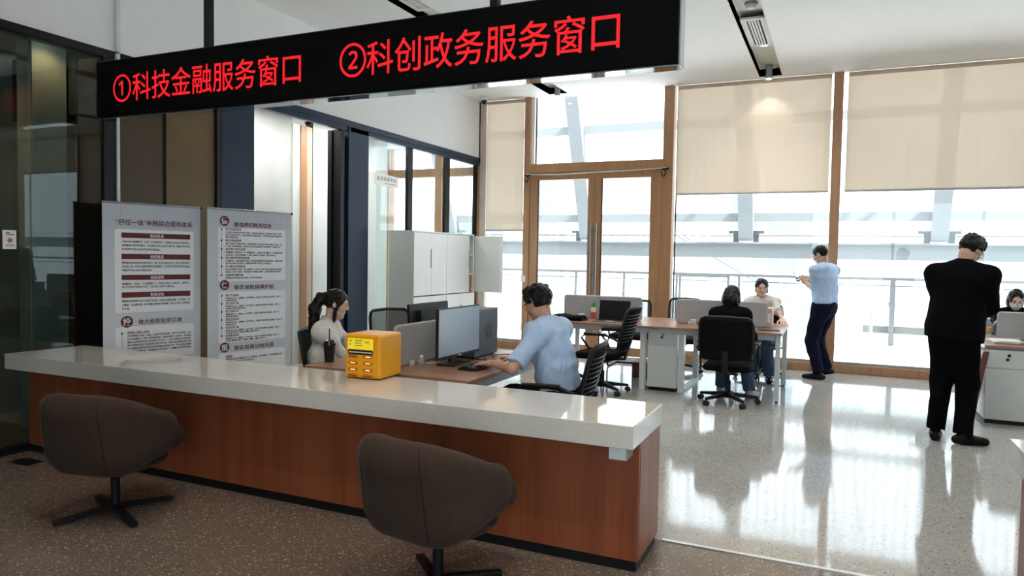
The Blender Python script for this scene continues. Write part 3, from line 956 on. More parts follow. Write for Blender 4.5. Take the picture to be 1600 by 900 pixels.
# glazed double door with a fixed light above
d1 = struct('door_1')
obj('transom', MB().box(-4.505, -2.385, YW - 0.05, YW + 0.12, 2.825, 2.965), 'frame_wood', d1, bevel=0.003)
obj('fixed_light', MB().box(-4.45, -2.385, YW + 0.035, YW + 0.047, 2.965, ZC), 'glass', d1)
for x0, x1, hx in ((-4.50, -3.432, -3.475), (-3.424, -2.39, -3.382)):
    st = MB().box(x0, x0 + (0.135 if x0 < -4 else 0.11), YW - 0.03, YW + 0.04, 0.01, 2.82).box(x1 - (0.10 if x0 < -4 else 0.17), x1, YW - 0.03, YW + 0.04, 0.01, 2.82)
    xa, xb = x0 + (0.135 if x0 < -4 else 0.11), x1 - (0.10 if x0 < -4 else 0.17)
    st.box(xa, xb, YW - 0.03, YW + 0.04, 2.71, 2.82).box(xa, xb, YW - 0.03, YW + 0.04, 0.01, 0.14)
    lf = obj('door_leaf', st, 'frame_wood', d1)
    obj('pane', MB().box(xa, xb, YW, YW + 0.012, 0.14, 2.71), 'glass', lf)
    ga = MB().box(xa, xa + 0.012, YW - 0.034, YW - 0.01, 0.14, 2.71)
    obj('gasket', ga, 'black', lf)
    h = MB().box(hx - 0.02, hx + 0.02, YW - 0.10, YW - 0.085, 0.45, 2.02)
    for z in (0.55, 1.25, 1.92):
        h.box(hx - 0.012, hx + 0.012, YW - 0.088, YW - 0.03, z - 0.012, z + 0.012)
    obj('pull_handle', h, 'steel', lf, bevel=0.003)
cl = MB().tube([(-4.56, YW - 0.07, 2.80), (-4.0, YW - 0.07, 2.785), (-3.43, YW - 0.07, 2.80), (-2.9, YW - 0.07, 2.81), (-2.33, YW - 0.07, 2.83)], 0.010, 8)
obj('curtain_wire', cl, mat('pale wire', (0.75, 0.68, 0.62), 0.4), d1, smooth=True)
for x, z in ((-4.55, 2.79), (-2.36, 2.82)):
    k = MB().cyl((x, YW - 0.06, z), (x, YW - 0.02, z), 0.022).cyl((x - 0.03, YW - 0.065, z), (x + 0.07, YW - 0.065, z), 0.014)
    k.tube([(x + 0.02, YW - 0.075, z), (x + 0.03, YW - 0.08, z - 0.08), (x, YW - 0.085, z - 0.12), (x - 0.03, YW - 0.08, z - 0.09), (x - 0.035, YW - 0.08, z - 0.05)], 0.008, 8)
    obj('wire_bracket', k, 'black_metal', d1, smooth='auto')
sw = thing('wall_switch', 'small white switch on the wooden door post', 'switch', (-4.585, YW - 0.052, 1.14))
obj('plate', MB().box(-0.04, 0.04, -0.008, 0.0, -0.05, 0.05), 'white_plastic', sw, bevel=0.003)
obj('rocker', MB().box(-0.018, 0.018, -0.011, -0.008, -0.028, 0.028), 'white', sw)


def blind(x0, x1, z, label):
    t = thing('roller_blind', label, 'blind', ((x0 + x1) / 2, YW - 0.02, z), 0, 'beige roller blinds in the window wall')
    w = (x1 - x0) / 2
    g = MB(); n = 12
    for i in range(n + 1):
        f = i / n
        g.add([(-w, -0.004 * math.sin(f * PI), 0.02 + f * (ZC - z - 0.06)), (w, -0.004 * math.sin(f * PI), 0.02 + f * (ZC - z - 0.06))], [])
    g.f = [(2 * i, 2 * i + 1, 2 * i + 3, 2 * i + 2) for i in range(n)]
    obj('fabric', g, 'blind', t, smooth=True)
    obj('bottom_bar', MB().box(-w, w, -0.012, 0.012, 0, 0.028), mat('blind bar', (0.5, 0.49, 0.48), 0.5), t, bevel=0.004)
    obj('roller_tube', MB().cyl((-w, 0.0, ZC - z - 0.035), (w, 0.0, ZC - z - 0.035), 0.028, n=16), mat('blind roller', (0.60, 0.47, 0.36), 0.8), t, smooth='auto')
    return t


blind(-5.29, -4.625, 1.90, 'narrow roller blind beside the glass partition, drawn below door handle height')
blind(-2.185, -0.145, 2.43, 'roller blind in the bay beside the double doors, drawn two fifths down')
blind(0.055, 2.11, 2.43, 'wide roller blind behind the man in the black suit')
blind(2.33, 4.39, 2.43, 'roller blind in the second bay past the man in the black suit')
blind(4.61, 6.67, 3.2, 'roller blind in the last bay, almost fully rolled up')

# ================================================================== outside: terrace, balustrade, sloping steel, far building
struct('terrace', MB().box(-16, 14, YW + 0.1, 14.2, -0.25, -0.02), 'ext_ground')
struct('terrace_joint', MB().box(0.05, 0.058, YW + 0.1, 13.5, -0.03, -0.018), 'grey_metal')
struct('terrace_curb', MB().box(-16, 14, 13.5, 13.72, -0.02, 0.10), 'curb', bevel=0.01)
struct('outside_ground', MB().box(-40, 40, 14.2, 60, -3.7, -3.5), 'ext_ground')
struct('upper_deck', MB().box(-16, 14, YW - 0.2, 10.9, ZC + 0.12, ZC + 0.6), 'ext_white')

rl = thing('balustrade', 'grey steel and glass balustrade along the terrace edge outside', 'railing', (0, 13.6, 0.1))
obj('handrail', MB().box(-16, 14, -0.03, 0.03, 1.10, 1.15), 'ext_rail', rl, bevel=0.006)
obj('mid_rail', MB().box(-16, 14, -0.008, 0.008, 1.0, 1.016), 'ext_rail', rl)
PX = [-10.8, -9.8, -8.8, -7.8, -6.8, -5.80, -4.755, -3.77, -2.75, -1.62, 0.862, 1.95, 3.1, 4.2, 5.3, 6.4, 7.5, 8.6]
for x in PX:
    wd = 0.04 if x == 0.862 else 0.02
    p = obj('post', MB().box(x - wd, x + wd, -0.03, 0.03, 0, 1.10), 'ext_rail', rl)
    obj('clamp', MB().box(x + wd, x + wd + 0.03, -0.02, 0.02, 0.66, 0.74).box(x - wd - 0.03, x - wd, -0.02, 0.02, 0.66, 0.74), 'grey_metal', p)
for a, b in zip(PX[:-1], PX[1:]):
    obj('glass_panel', MB().box(a + 0.05, b - 0.05, -0.006, 0.006, 0.02, 1.0), 'glass_rail', rl)
gt = thing('gate_rail', 'short grey gate rail standing before the terrace balustrade', 'railing', (-2.2, 13.3, -0.02))
obj('top_rail', MB().box(-0.46, 0.46, -0.02, 0.02, 1.2, 1.245), 'ext_rail', gt)
for x in (-0.43, 0.43):
    obj('post', MB().box(x - 0.02, x + 0.02, -0.02, 0.02, 0, 1.2), 'ext_rail', gt)

# sloping steel frame: girder, leaning columns, purlins
gi = thing('steel_girder', 'long pale grey steel girder carrying the leaning columns outside', 'beam', (0, 16, 1.55))
obj('web', MB().box(-18, 18, 0, 0.35, 0.0, 0.30), 'ext_beam', gi)
obj('top_flange', MB().box(-18, 18, -0.12, 0.4, 0.30, 0.335), 'ext_beam', gi)
obj('cable', MB().cyl((-18, -0.05, 0.47), (18, -0.05, 0.47), 0.012, n=6), 'ext_rail', gi)
CX = [-8.92, -5.35, -1.79, 1.77, 5.33]
lean = Vector((0, -0.40, 1)).normalized()
for i, x in enumerate(CX):
    t = thing('leaning_column', ['leaning grey steel column seen far left through the partition glass', 'leaning grey steel column seen through the glazed double doors', 'leaning grey steel column below the blind beside the double doors', 'leaning grey steel column between the two standing men', 'leaning grey steel column past the man in the black suit'][i], 'column', (x, 16.0, 1.885), 0, 'leaning steel columns outside')
    w = 0.15
    top = lean * 9.0
    mb = MB().obox((0, 0.05, 0.07), tuple(top + Vector((0, 0.05, 0))), 2 * w, 0.25, up=(0, 1, 0.4))
    obj('shaft', mb, 'ext_beam', t)
    br = MB().box(-0.36, -w, -0.04, 0.04, 0.18, 0.24).box(-0.26, -w, -0.04, 0.04, 0.0, 0.18).box(w, 0.36, -0.04, 0.04, 0.18, 0.24).box(w, 0.26, -0.04, 0.04, 0.0, 0.18)
    obj('bracket', br, 'ext_rail', t)
for k, dz in enumerate((0.52, 2.42, 4.4)):
    y = 16 - 0.4 * dz
    t = thing('purlin', ['lowest grey steel purlin between the leaning columns', 'second grey steel purlin, seen above the door transom', 'highest grey steel purlin between the leaning columns'][k], 'beam', (0, y + 0.1, 1.885 + dz), 0, 'purlins of the sloping steel frame')
    for a, b in zip(CX[:-1], CX[1:]):
        obj('span', MB().box(a + 0.15, b - 0.15, 0, 0.12, -0.09, 0.09), 'ext_beam', t)
for i, x in enumerate([-7.6, -6.9, -3.75, -3.35, -0.2, 0.25, 3.3, 3.75]):
    t = obj('tie_rod', MB().cyl((0, 0, 0), tuple(Vector((0.12, -0.42, 1)).normalized() * 9.0), 0.035, n=8), 'ext_white', loc=(x, 18.2, 1.0), smooth='auto')
    pair = ['seen through the partition glass', 'behind the glazed double doors', 'behind the standing man in pale blue', 'past the man in the black suit'][i // 2]
    tag(t, ('first' if i % 2 == 0 else 'second') + ' thin white tie rod of the pair ' + pair, 'rod', 'paired tie rods outside')

# far building with vertical ribbed cladding
bd = thing('far_building', 'white ribbed building facing the terrace across the courtyard', 'building', (0, 24, -3.5))
g = MB(); x = -26.0; prof = []
while x < 22:
    prof += [(x, 0.0), (x + 0.16, 0.0), (x + 0.18, -0.05), (x + 0.26, -0.05), (x + 0.28, 0.0)]; x += 0.28
n = len(prof)
for z in (0, 11.5):
    g.v += [(px_, py_, z) for px_, py_ in prof]
g.f = [(i, i + 1, n + i + 1, n + i) for i in range(n - 1)]
obj('ribbed_cladding', g, 'ext_white', bd)
obj('core', MB().box(-26, 22, 0.05, 6, 0, 11.4), 'ext_white', bd)
for z in (2.9, 6.6):
    obj('floor_band', MB().box(-26, 22, -0.12, 0.0, z, z + 0.22), 'ext_white', bd)
WN = [(-9.9, -8.75, 3.4, 5.1), (-9.9, -8.75, 5.5, 8.0), (-13.0, -11.2, 3.2, 6.2), (-2.05, -1.1, 3.3, 4.4), (-2.05, -1.1, 4.6, 5.1), (-2.05, -1.1, 5.85, 6.35), (-3.2, -2.3, 6.0, 8.2), (0.2, 0.9, 6.3, 6.5)]
for x0, x1, z0, z1 in WN:
    w = obj('window', MB().box(x0 - 0.05, x1 + 0.05, -0.14, -0.06, z0 - 0.05, z1 + 0.05), 'ext_white', bd)
    nn = max(1, round((x1 - x0) / 0.55))
    for k in range(nn):
        a = x0 + (x1 - x0) * k / nn; b = x0 + (x1 - x0) * (k + 1) / nn
        obj('pane', MB().box(a + 0.03, b - 0.03, -0.16, -0.14, z0, z1), 'ext_glass', w)
dr = MB()
for k in range(4):
    dr.box(0.7 + k * 0.9, 1.55 + k * 0.9, -0.12, -0.06, 4.75, 5.15)
dr.box(0.75, 4.1, -0.12, -0.07, 1.4, 4.65)
obj('shutter', dr, mat('pale shutter', (0.56, 0.58, 0.60), 0.6), bd)
st = thing('outside_stairs', 'white outside staircase with handrails running down the courtyard', 'stairs', (-1.9, 19.5, -0.2))
for dy in (0, 1.2):
    obj('stringer', MB().obox((-2.1, dy, 1.45), (2.1, dy, -0.95), 0.05, 0.16), 'ext_white', st)
    obj('handrail', MB().cyl((-2.1, dy, 2.35), (2.1, dy, -0.05), 0.03, n=8), 'ext_rail', st)
for k in range(18):
    f = (k + 0.5) / 18
    x = -2.1 + 4.2 * f; z = 1.45 - 2.4 * f
    obj('tread', MB().box(x - 0.15, x + 0.15, 0, 1.2, z, z + 0.04), 'ext_white', st)
for i, (x, h) in enumerate(((0.82, 3.95), (0.55, 3.35))):
    t = thing('courtyard_post', ['tall thin grey post in the courtyard beyond the balustrade', 'shorter thin grey post with an arm in the courtyard'][i], 'post', (x, 20, -3.5))
    obj('pole', MB().cyl((0, 0, 0), (0, 0, h), 0.035, n=10), 'ext_rail', t)
    obj('arm', MB().box(-0.5 if i else -0.15, 0.05, -0.03, 0.03, h - 0.04, h), 'ext_rail', t)


# ================================================================== reception counters
def counter(x0, x1, label_base, label_top, lx, rx):
    b = thing('counter_base', label_base, 'counter', ((x0 + x1) / 2, 3.5, 0), 0, 'wood clad counter bases')
    cx = (x0 + x1) / 2
    a, e = x0 - cx + lx, x1 - cx - rx
    obj('front_panel', MB().box(a, e - 0.002, -0.20, -0.18, 0.055, 0.632), 'counter_wood', b, bevel=0.002)
    obj('end_panel', MB().box(e - 0.02, e, -0.1795, 0.22, 0.055, 0.632), 'counter_wood', b)
    obj('end_panel', MB().box(a, a + 0.02, -0.1795, 0.22, 0.055, 0.632), 'counter_wood', b)
    obj('back_panel', MB().box(a + 0.02, e - 0.02, 0.20, 0.22, 0.055, 0.632), 'counter_wood', b)
    obj('kick_plate', MB().box(a + 0.01, e - 0.01, -0.185, 0.21, 0, 0.055), 'black_metal', b)
    t = obj('stone_worktop', MB().box(-(x1 - x0) / 2, (x1 - x0) / 2, -0.295, 0.295, 0, 0.108), 'quartz', loc=(cx, 3.44, 0.632), bevel=0.004)
    tag(t, label_top, 'worktop', 'stone worktops of the counters')


counter(-5.405, -0.812, 'long reception counter base in red brown veneer behind the tub chairs', 'long cream stone worktop carrying the yellow box', 0.02, 0.006)
counter(0.712, 4.2, 'second counter base in red brown veneer across the walkway from the yellow box', 'second cream stone worktop across the walkway from the yellow box', 0.05, 0.02)
sb = thing('socket_box', 'small grey socket box under the corner of the long stone worktop', 'box', (-0.893, 3.25, 0.568))
obj('body', MB().box(-0.043, 0.043, -0.07, 0.045, 0, 0.064), 'grey_metal', sb, bevel=0.003)
obj('lid', MB().box(-0.04, 0.04, -0.073, -0.07, 0.004, 0.058), 'cab_grey', sb)
fv = thing('floor_vent', 'small dark floor grille at the foot of the lobby glass', 'vent', (-5.13, 3.12, 0.0))
obj('frame', MB().box(-0.10, 0.10, -0.06, 0.06, 0, 0.004), 'black_metal', fv)
for k in range(6):
    obj('slat', MB().box(-0.09, 0.09, -0.05 + k * 0.018, -0.042 + k * 0.018, 0.004, 0.007), 'black', fv)

# ================================================================== hanging red sign
SX0, SX1, SY, SZ0, SZ1 = -5.235, -0.78, 3.75, 2.503, 2.938
sg = thing('led_sign', 'long black hanging sign with glowing red Chinese lettering', 'sign', ((SX0 + SX1) / 2, SY, SZ0))
hw = (SX1 - SX0) / 2; sh = SZ1 - SZ0
obj('casing', MB().box(-hw, hw, 0.012, 0.10, 0.0, sh), 'black_gloss', sg, bevel=0.003)
obj('screen', MB().box(-hw + 0.012, hw - 0.012, 0.0, 0.012, 0.012, sh - 0.012), 'led_face', sg)
obj('bottom_trim', MB().box(-hw, hw, 0.0, 0.1, -0.006, 0.0), mat('mirror trim', (0.5, 0.53, 0.58), 0.06, 1.0, var=0.02), sg)
obj('end_trim', MB().box(hw, hw + 0.008, -0.002, 0.1, -0.006, sh + 0.004), 'alu', sg)
obj('end_trim', MB().box(-hw - 0.008, -hw, -0.002, 0.1, -0.006, sh + 0.004), 'black_metal', sg)
scx = (SX0 + SX1) / 2
for x in (-4.125, -1.862):
    obj('hanging_rod', MB().box(x - scx - 0.024, x - scx + 0.024, 0.03, 0.078, sh, ZC - SZ0), 'black_metal', sg)
Lb = 0.0012
for s_, x0, x1, z0, z1 in (('①', -5.053, -4.858, 2.612, 2.818), ('科技金融服务窗口', -4.842, -3.245, 2.612, 2.818), ('②', -2.933, -2.728, 2.612, 2.826), ('科创政务服务窗口', -2.724, -1.095, 2.612, 2.822)):
    tm = text_mesh(s_, 0.2, bold=Lb, width=x1 - x0, height=z1 - z0)
    obj('lettering', place_text(tm, (x0 - scx, -0.0015, z0 - SZ0), (1, 0, 0), (0, 0, 1)), 'led', sg)

# ================================================================== roll-up banners


def banner_mat():
    m, nt, b = new_mat('banner print')
    v = coords(nt, (1, 1, 1)); sep = nt.nodes.new('ShaderNodeSeparateXYZ'); nt.links.new(v, sep.inputs[0])
    lines = []
    for ax in (0, 2):
        mu = nt.nodes.new('ShaderNodeMath'); mu.operation = 'MULTIPLY'; mu.inputs[1].default_value = 62.0; nt.links.new(sep.outputs[ax], mu.inputs[0])
        fr = nt.nodes.new('ShaderNodeMath'); fr.operation = 'FRACT'; nt.links.new(mu.outputs[0], fr.inputs[0])
        lt = nt.nodes.new('ShaderNodeMath'); lt.operation = 'LESS_THAN'; lt.inputs[1].default_value = 0.28; nt.links.new(fr.outputs[0], lt.inputs[0])
        lines.append(lt.outputs[0])
    mx = nt.nodes.new('ShaderNodeMath'); mx.operation = 'MAXIMUM'; nt.links.new(lines[0], mx.inputs[0]); nt.links.new(lines[1], mx.inputs[1])
    mr = nt.nodes.new('ShaderNodeMapRange'); mr.inputs['From Min'].default_value = 1.35; mr.inputs['From Max'].default_value = 1.8
    nt.links.new(sep.outputs[2], mr.inputs['Value'])
    fm = nt.nodes.new('ShaderNodeMath'); fm.operation = 'MULTIPLY'; nt.links.new(mx.outputs[0], fm.inputs[0]); nt.links.new(mr.outputs[0], fm.inputs[1])
    c = mixc(nt, (0.62, 0.64, 0.70), (0.40, 0.43, 0.51), fm.outputs[0])
    nt.links.new(c, b.inputs['Base Color']); b.inputs['Roughness'].default_value = 0.5
    return m


M['banner'] = banner_mat()


def banner(p0, p1, top, label, content):
    p0, p1 = Vector(p0), Vector(p1)
    w = (p1 - p0).length; mid = (p0 + p1) / 2
    rz = math.atan2((p1 - p0).y, (p1 - p0).x)
    t = thing('rollup_banner', label, 'banner', (mid.x, mid.y, 0), rz, 'roll-up banners behind the counter')
    # local x along the banner, local -y towards the reader
    obj('base', MB().box(-w / 2, w / 2, -0.05, 0.05, 0, 0.07), 'alu', t, bevel=0.015)
    obj('pole', MB().cyl((0, 0.02, 0.05), (0, 0.02, top - 0.01), 0.008), 'grey_metal', t)
    obj('sheet', MB().box(-w / 2, w / 2, -0.003, 0.0, 0.07, top), 'banner', t)
    obj('top_rail', MB().cyl((-w / 2 - 0.004, 0.002, top + 0.004), (w / 2 + 0.004, 0.002, top + 0.004), 0.010, n=12), 'alu', t)
    obj('rail_cap', MB().cyl((w / 2 + 0.002, 0.002, top + 0.002), (w / 2 + 0.016, 0.002, top + 0.002), 0.013, n=12), 'black', t)

    def txt(s, u0, v, h, u1=None, bold=0.0, m='ink', y=-0.0055, hh=None):
        tm = text_mesh(s, h * 1.12, bold=bold, width=(u1 - u0) if u1 else None, height=hh)
        return place_text(tm, (u0 - w / 2, y, top - v - h * 0.5), (1, 0, 0), (0, 0, 1)), m

    for kind, *a in content:
        if kind == 'box':
            u0, u1, v0, v1 = a
            obj('text_box', MB().prism(rrect(u1 - u0, v1 - v0, 0.018), (u0 - w / 2, -0.0042, top - v1), (1, 0, 0), (0, 0, 1), (0, 1, 0), 0.001), 'banner_white', t)
        elif kind == 'bar':
            u0, u1, v0, v1, s = a
            o = obj('title_bar', MB().box(u0 - w / 2, u1 - w / 2, -0.0050, -0.0042, top - v1, top - v0), 'maroon', t)
            r, m = txt(s, (u0 + u1) / 2 - 0.055, (v0 + v1) / 2 + 0.002, 0.026, (u0 + u1) / 2 + 0.055, 0.0004, 'banner_white', -0.0056)
            obj('bar_lettering', r, m, o)
        elif kind == 'disc':
            u, v, r_, s = a
            o = obj('badge', MB().cyl((u - w / 2, -0.0042, top - v), (u - w / 2, -0.005, top - v), r_, n=28), 'maroon', t)
            r, m = txt(s, u - r_ * 0.66, v, r_ * 1.3, u + r_ * 0.66, 0.0012, 'banner_white', -0.0056, r_ * 1.32)
            obj('badge_lettering', r, m, o)
        elif kind == 'dots':
            u, vs = a
            mb = MB().box(u - 0.0012 - w / 2, u + 0.0012 - w / 2, -0.0052, -0.0044, top - vs[-1], top - vs[0])
            for v in vs:
                mb.cyl((u - w / 2, -0.0044, top - v), (u - w / 2, -0.0054, top - v), 0.008, n=12)
            o = obj('timeline', mb, 'ink', t); o['kind'] = 'stuff'
        elif kind == 'head':
            u0, u1, v, h, s = a
            r, m = txt(s, u0, v, h, u1, 0.0006, 'maroon'); obj('heading', r, m, t)
        elif kind == 'lines':
            u0, u1, h, rows = a
            raws = []
            for v, s, frac in rows:
                raws.append(txt(s, u0, v, h, u0 + (u1 - u0) * frac, 0.00035)[0])
            o = obj('body_text', join_raw(raws), 'ink', t); o['kind'] = 'stuff'
        elif kind == 'subs':
            u0, h, rows = a
            raws = [txt(s, u0, v, h, u0 + len(s) * h * 1.02, 0.0004)[0] for v, s in rows]
            o = obj('subheadings', join_raw(raws), 'maroon', t); o['kind'] = 'stuff'
    return t


banner((-5.262, 3.80), (-5.045, 4.555), 1.868, 'grey roll-up banner with four maroon title bars, beside the lobby glass', [
    ('head', 0.10, 0.715, 0.150, 0.046, '“四位一体”金融综合服务体系'),
    ('box', 0.09, 0.725, 0.205, 0.878),
    ('bar', 0.14, 0.695, 0.232, 0.274, '股权投资'), ('bar', 0.14, 0.695, 0.402, 0.446, '债权融资'),
    ('bar', 0.14, 0.695, 0.572, 0.614, '保险保障'), ('bar', 0.14, 0.695, 0.712, 0.756, '担保分险'),
    ('lines', 0.142, 0.692, 0.017, [
        (0.305, '打造100亿元规模种子（天使）投资基金矩阵，推进科技型企业“先投后股”，', 1), (0.336, '培育建设好发展科创基金，江苏省属天使份认创未来基金等，最高按单项目总', 1), (0.366, '投资资金额的10%给予投资机构奖励。', 0.55),
        (0.475, '聚焦银信与政担联动信贷新驱动，推广知识价值信用贷，商业价值信用贷，', 1), (0.505, '创业担保贷、知识产权质押贷等信用贷融资，以公积六知创投贷新路径为支', 1), (0.535, '与融资额的1%给予贴息支持。', 0.43),
        (0.645, '落地融资保、研发保、产品质量责任保、覆盖硬法应运、研发补充、成果转化、', 1), (0.672, '知识产权维护等关键环节，按50%比例给予保费补贴。', 0.76),
        (0.786, '推进新型政银担“4222”分担合作业务，在碳企业绿色制造、三方增信，专', 1), (0.816, '业赛道、行业属性等，综合考量出的绿色优等贷款、科技人才贷、知担等创', 1), (0.848, '新产品。', 0.11)]),
    ('disc', 0.178, 0.952, 0.047, '投'), ('head', 0.265, 0.62, 0.958, 0.040, '做大股权投资引导'),
    ('box', 0.09, 0.725, 0.992, 1.26),
    ('subs', 0.18, 0.021, [(1.043, '培育壮大耐心资本')]), ('dots', 0.14, [1.045, 1.21]),
    ('lines', 0.18, 0.70, 0.016, [(1.070, '按持有最高至“50倍1、0.2倍1、0.2倍5”投资补偿政策，“持股+产业”基金群，万亿', 1), (1.096, '100亿元规模种子（天使）基金投资投向，科创投资落地对引进种子，首投奖励', 1), (1.121, '推荐企业获投基金的企业本轮融资额按10%以上，设立人民银行科技创新贷款，', 1), (1.146, '最大程度的给投放按应用贷款额度达可达50%，投资收益支撑符合生命于最', 1), (1.171, '大，长期基金投资科技型企业成长投资期延长的返还让渡，产业子基金投资整期', 1), (1.196, '不超过基金规模的10%，以早期基金对企业3%超5年，在碳整企业持续稳增可期。', 1)]),
])
B2 = []
R2 = [(0.172, '知识价值信用贷', [(0.200, '企业通过“贷易计融”平台提交申请，以计统计授信标准，无实质资金计授权、获得', 0.98), (0.222, '信用不超过500万元，与科贷挂钩产品投后条线，升财政贴息支持加息资金共', 1), (0.243, '享信贷融资50%。', 0.22)]),
      (0.272, '商业价值信用贷', [(0.300, '通过“贷易通”平台模块申请，对符合条件的中小企业发放信用上贷款1年500%，可按', 1), (0.323, '1年给予公司贷款利息，财政资金承担贷后条线分担引导贷款每年降低率10%。', 0.97)]),
      (0.350, '创业担保贷/科创贷', [(0.378, '提供贷款金（创贷批发）贷，投向重点群体，企业企业为小微企业，个人融资可以至', 1), (0.401, '企业500万，给力额及融资额，通过“大翻身”平台申报，建议不超50%。', 0.88)]),
      (0.426, '科技创新再贷款前后贴息', [(0.453, '支持重化企、科研组织创新支撑技术改造企业促进科技本次贷款设施，建设本行融', 1), (0.475, '创新的10%给予贷款支持，融资贷款最高不超过额上10%执行1。', 0.80)]),
      (0.503, '中小微企业贷款贴息', [(0.530, '支持企业融资财产贷款，在贷1%的范围，对2024年6月22日以企业全部作以市融资具', 1), (0.552, '备信贷，给于1%贴息，高新质高技术中国企业制升，企业新质新创新应用贷。', 0.98)]),
      (0.581, '设备更新贷款贴息', [(0.606, '推动重新更新贷款金给予贷息1.5个百分点给贴息。', 0.63)])]
B2 += [('disc', 0.16, 0.100, 0.045, '债'), ('head', 0.25, 0.63, 0.128, 0.040, '做强债权融资增信'), ('box', 0.10, 0.785, 0.158, 0.635),
       ('subs', 0.17, 0.021, [(v, s) for v, s, _ in R2]), ('dots', 0.132, [v for v, _, _ in R2]),
       ('lines', 0.17, 0.75, 0.0155, [l for _, _, ls in R2 for l in ls])]
SS = ['算力产业服务', '科技研发保险', '科技成果转化', '算法应运支持', '生态科学保障', '首套重点服务']
rows = []
for i in range(6):
    v = 0.765 + i * 0.072
    rows.append((v + 0.024, '最高省奖补企业、成果转化、生产链风险，打造生产运行链条保障及融合（业务）业', 1.0 - 0.03 * (i % 3)))
    rows.append((v + 0.044, '与财政贴息支持。', [0.2, 0.35, 0.22, 0.18, 0.6, 0.72][i]))
B2 += [('disc', 0.16, 0.668, 0.045, '保'), ('head', 0.25, 0.66, 0.692, 0.040, '做优保险保障护航'), ('box', 0.10, 0.785, 0.728, 1.185),
       ('subs', 0.17, 0.021, [(0.762 + i * 0.072, s) for i, s in enumerate(SS)]), ('dots', 0.132, [0.762 + i * 0.072 for i in range(6)]), ('lines', 0.17, 0.75, 0.0155, rows),
       ('disc', 0.16, 1.225, 0.045, '担'), ('head', 0.25, 0.66, 1.24, 0.040, '做实担保分险托底'), ('box', 0.10, 0.785, 1.275, 1.60),
       ('subs', 0.17, 0.021, [(1.31, '信易贷')]), ('lines', 0.17, 0.75, 0.0155, [(1.335, '聚焦科创企业融资担保体系银担、专精特新，科创金融企业', 1), (1.358, '合作分担风险给予补贴支持。', 0.5)])]
banner((-4.985, 4.575), (-4.79, 5.40), 1.868, 'grey roll-up banner with round maroon badges and a fully lettered upper half', B2)

# ================================================================== yellow rental box and cup


def yellow_box():
    t = thing('rental_box', 'amber yellow power bank box standing on the long stone worktop', 'box', (-2.602, 3.68, 0.7405), math.radians(2.5))
    hx, hy, H = 0.125, 0.127, 0.272
    obj('shell', MB().box(-hx, hx, -hy, hy, 0.004, H), 'yellow', t, bevel=0.016, seg=4)
    obj('foot', MB().box(-hx + 0.012, hx - 0.012, -hy + 0.012, hy - 0.012, 0, 0.006), 'black', t)
    y = -hy - 0.0012
    lb = obj('label', MB().box(-0.103, 0.076, y, -hy + 0.001, 0.180, 0.246), 'yellow_label', t)
    ml = MB()
    for k, (x, z, l) in enumerate(((-0.094, 0.226, 0.024), (-0.094, 0.206, 0.020), (-0.05, 0.230, 0.05), (-0.05, 0.215, 0.045), (-0.05, 0.200, 0.05), (0.02, 0.222, 0.03))):
        n = int(l / 0.007)
        for q in range(n):
            ml.box(x + q * 0.0075, x + q * 0.0075 + 0.0048, y - 0.0008, y, z, z + 0.006)
    o = obj('label_print', ml, 'ink', lb); o['kind'] = 'stuff'
    bp = obj('name_strip', MB().prism(rrect(0.178, 0.028, 0.012), (-0.102, y, 0.148), (1, 0, 0), (0, 0, 1), (0, 1, 0), 0.003), 'black', t)
    ml = MB()
    for q in range(20):
        ml.box(-0.094 + q * 0.0083, -0.089 + q * 0.0083, y - 0.0008, y, 0.158, 0.166)
    o = obj('strip_print', ml, 'banner_white', bp); o['kind'] = 'stuff'
    for r_, z in enumerate((0.126, 0.086, 0.045, 0.008)):
        for c_, x in enumerate((-0.103, 0.004)):
            s_ = obj('slot', MB().prism(rrect(0.072, 0.021, 0.010), (x, y + 0.0002, z), (1, 0, 0), (0, 0, 1), (0, 1, 0), 0.003), mat('slot amber', (0.55, 0.19, 0.01), 0.5), t)
            lit = (r_, c_) in ((0, 1), (1, 0), (1, 1), (2, 0), (2, 1))
            obj('slot_core', MB().prism(rrect(0.06, 0.011, 0.005), (x + 0.006, y - 0.0008, z + 0.005), (1, 0, 0), (0, 0, 1), (0, 1, 0), 0.002), mat('slot dark', (0.36, 0.10, 0.01), 0.5) if not lit else mat('slot warm', (0.6, 0.15, 0.02), 0.5), s_)
            if lit:
                obj('lamp', MB().box(x + 0.02, x + 0.052, y - 0.0016, y - 0.0008, z + 0.0085, z + 0.0125), 'slot_glow', s_)
    return t


yellow_box()
cu = thing('takeaway_cup', 'black takeaway cup with lid and straw beside the seated woman', 'cup', (-3.225, 4.03, 0.7355))
obj('cup_body', MB().lathe([(0.028, 0), (0.032, 0.003), (0.042, 0.118), (0.044, 0.121), (0.044, 0.126)], n=24), 'cup', cu, smooth='auto')
obj('lid', MB().lathe([(0.047, 0.122), (0.047, 0.132), (0.04, 0.136), (0.038, 0.15), (0.024, 0.156), (0.005, 0.157)], n=24), 'cup', cu, smooth='auto')
obj('straw', MB().cyl((0.0, 0, 0.10), (-0.004, 0.004, 0.235), 0.0045, n=8), 'cup', cu, smooth='auto')

# ================================================================== lounge chairs


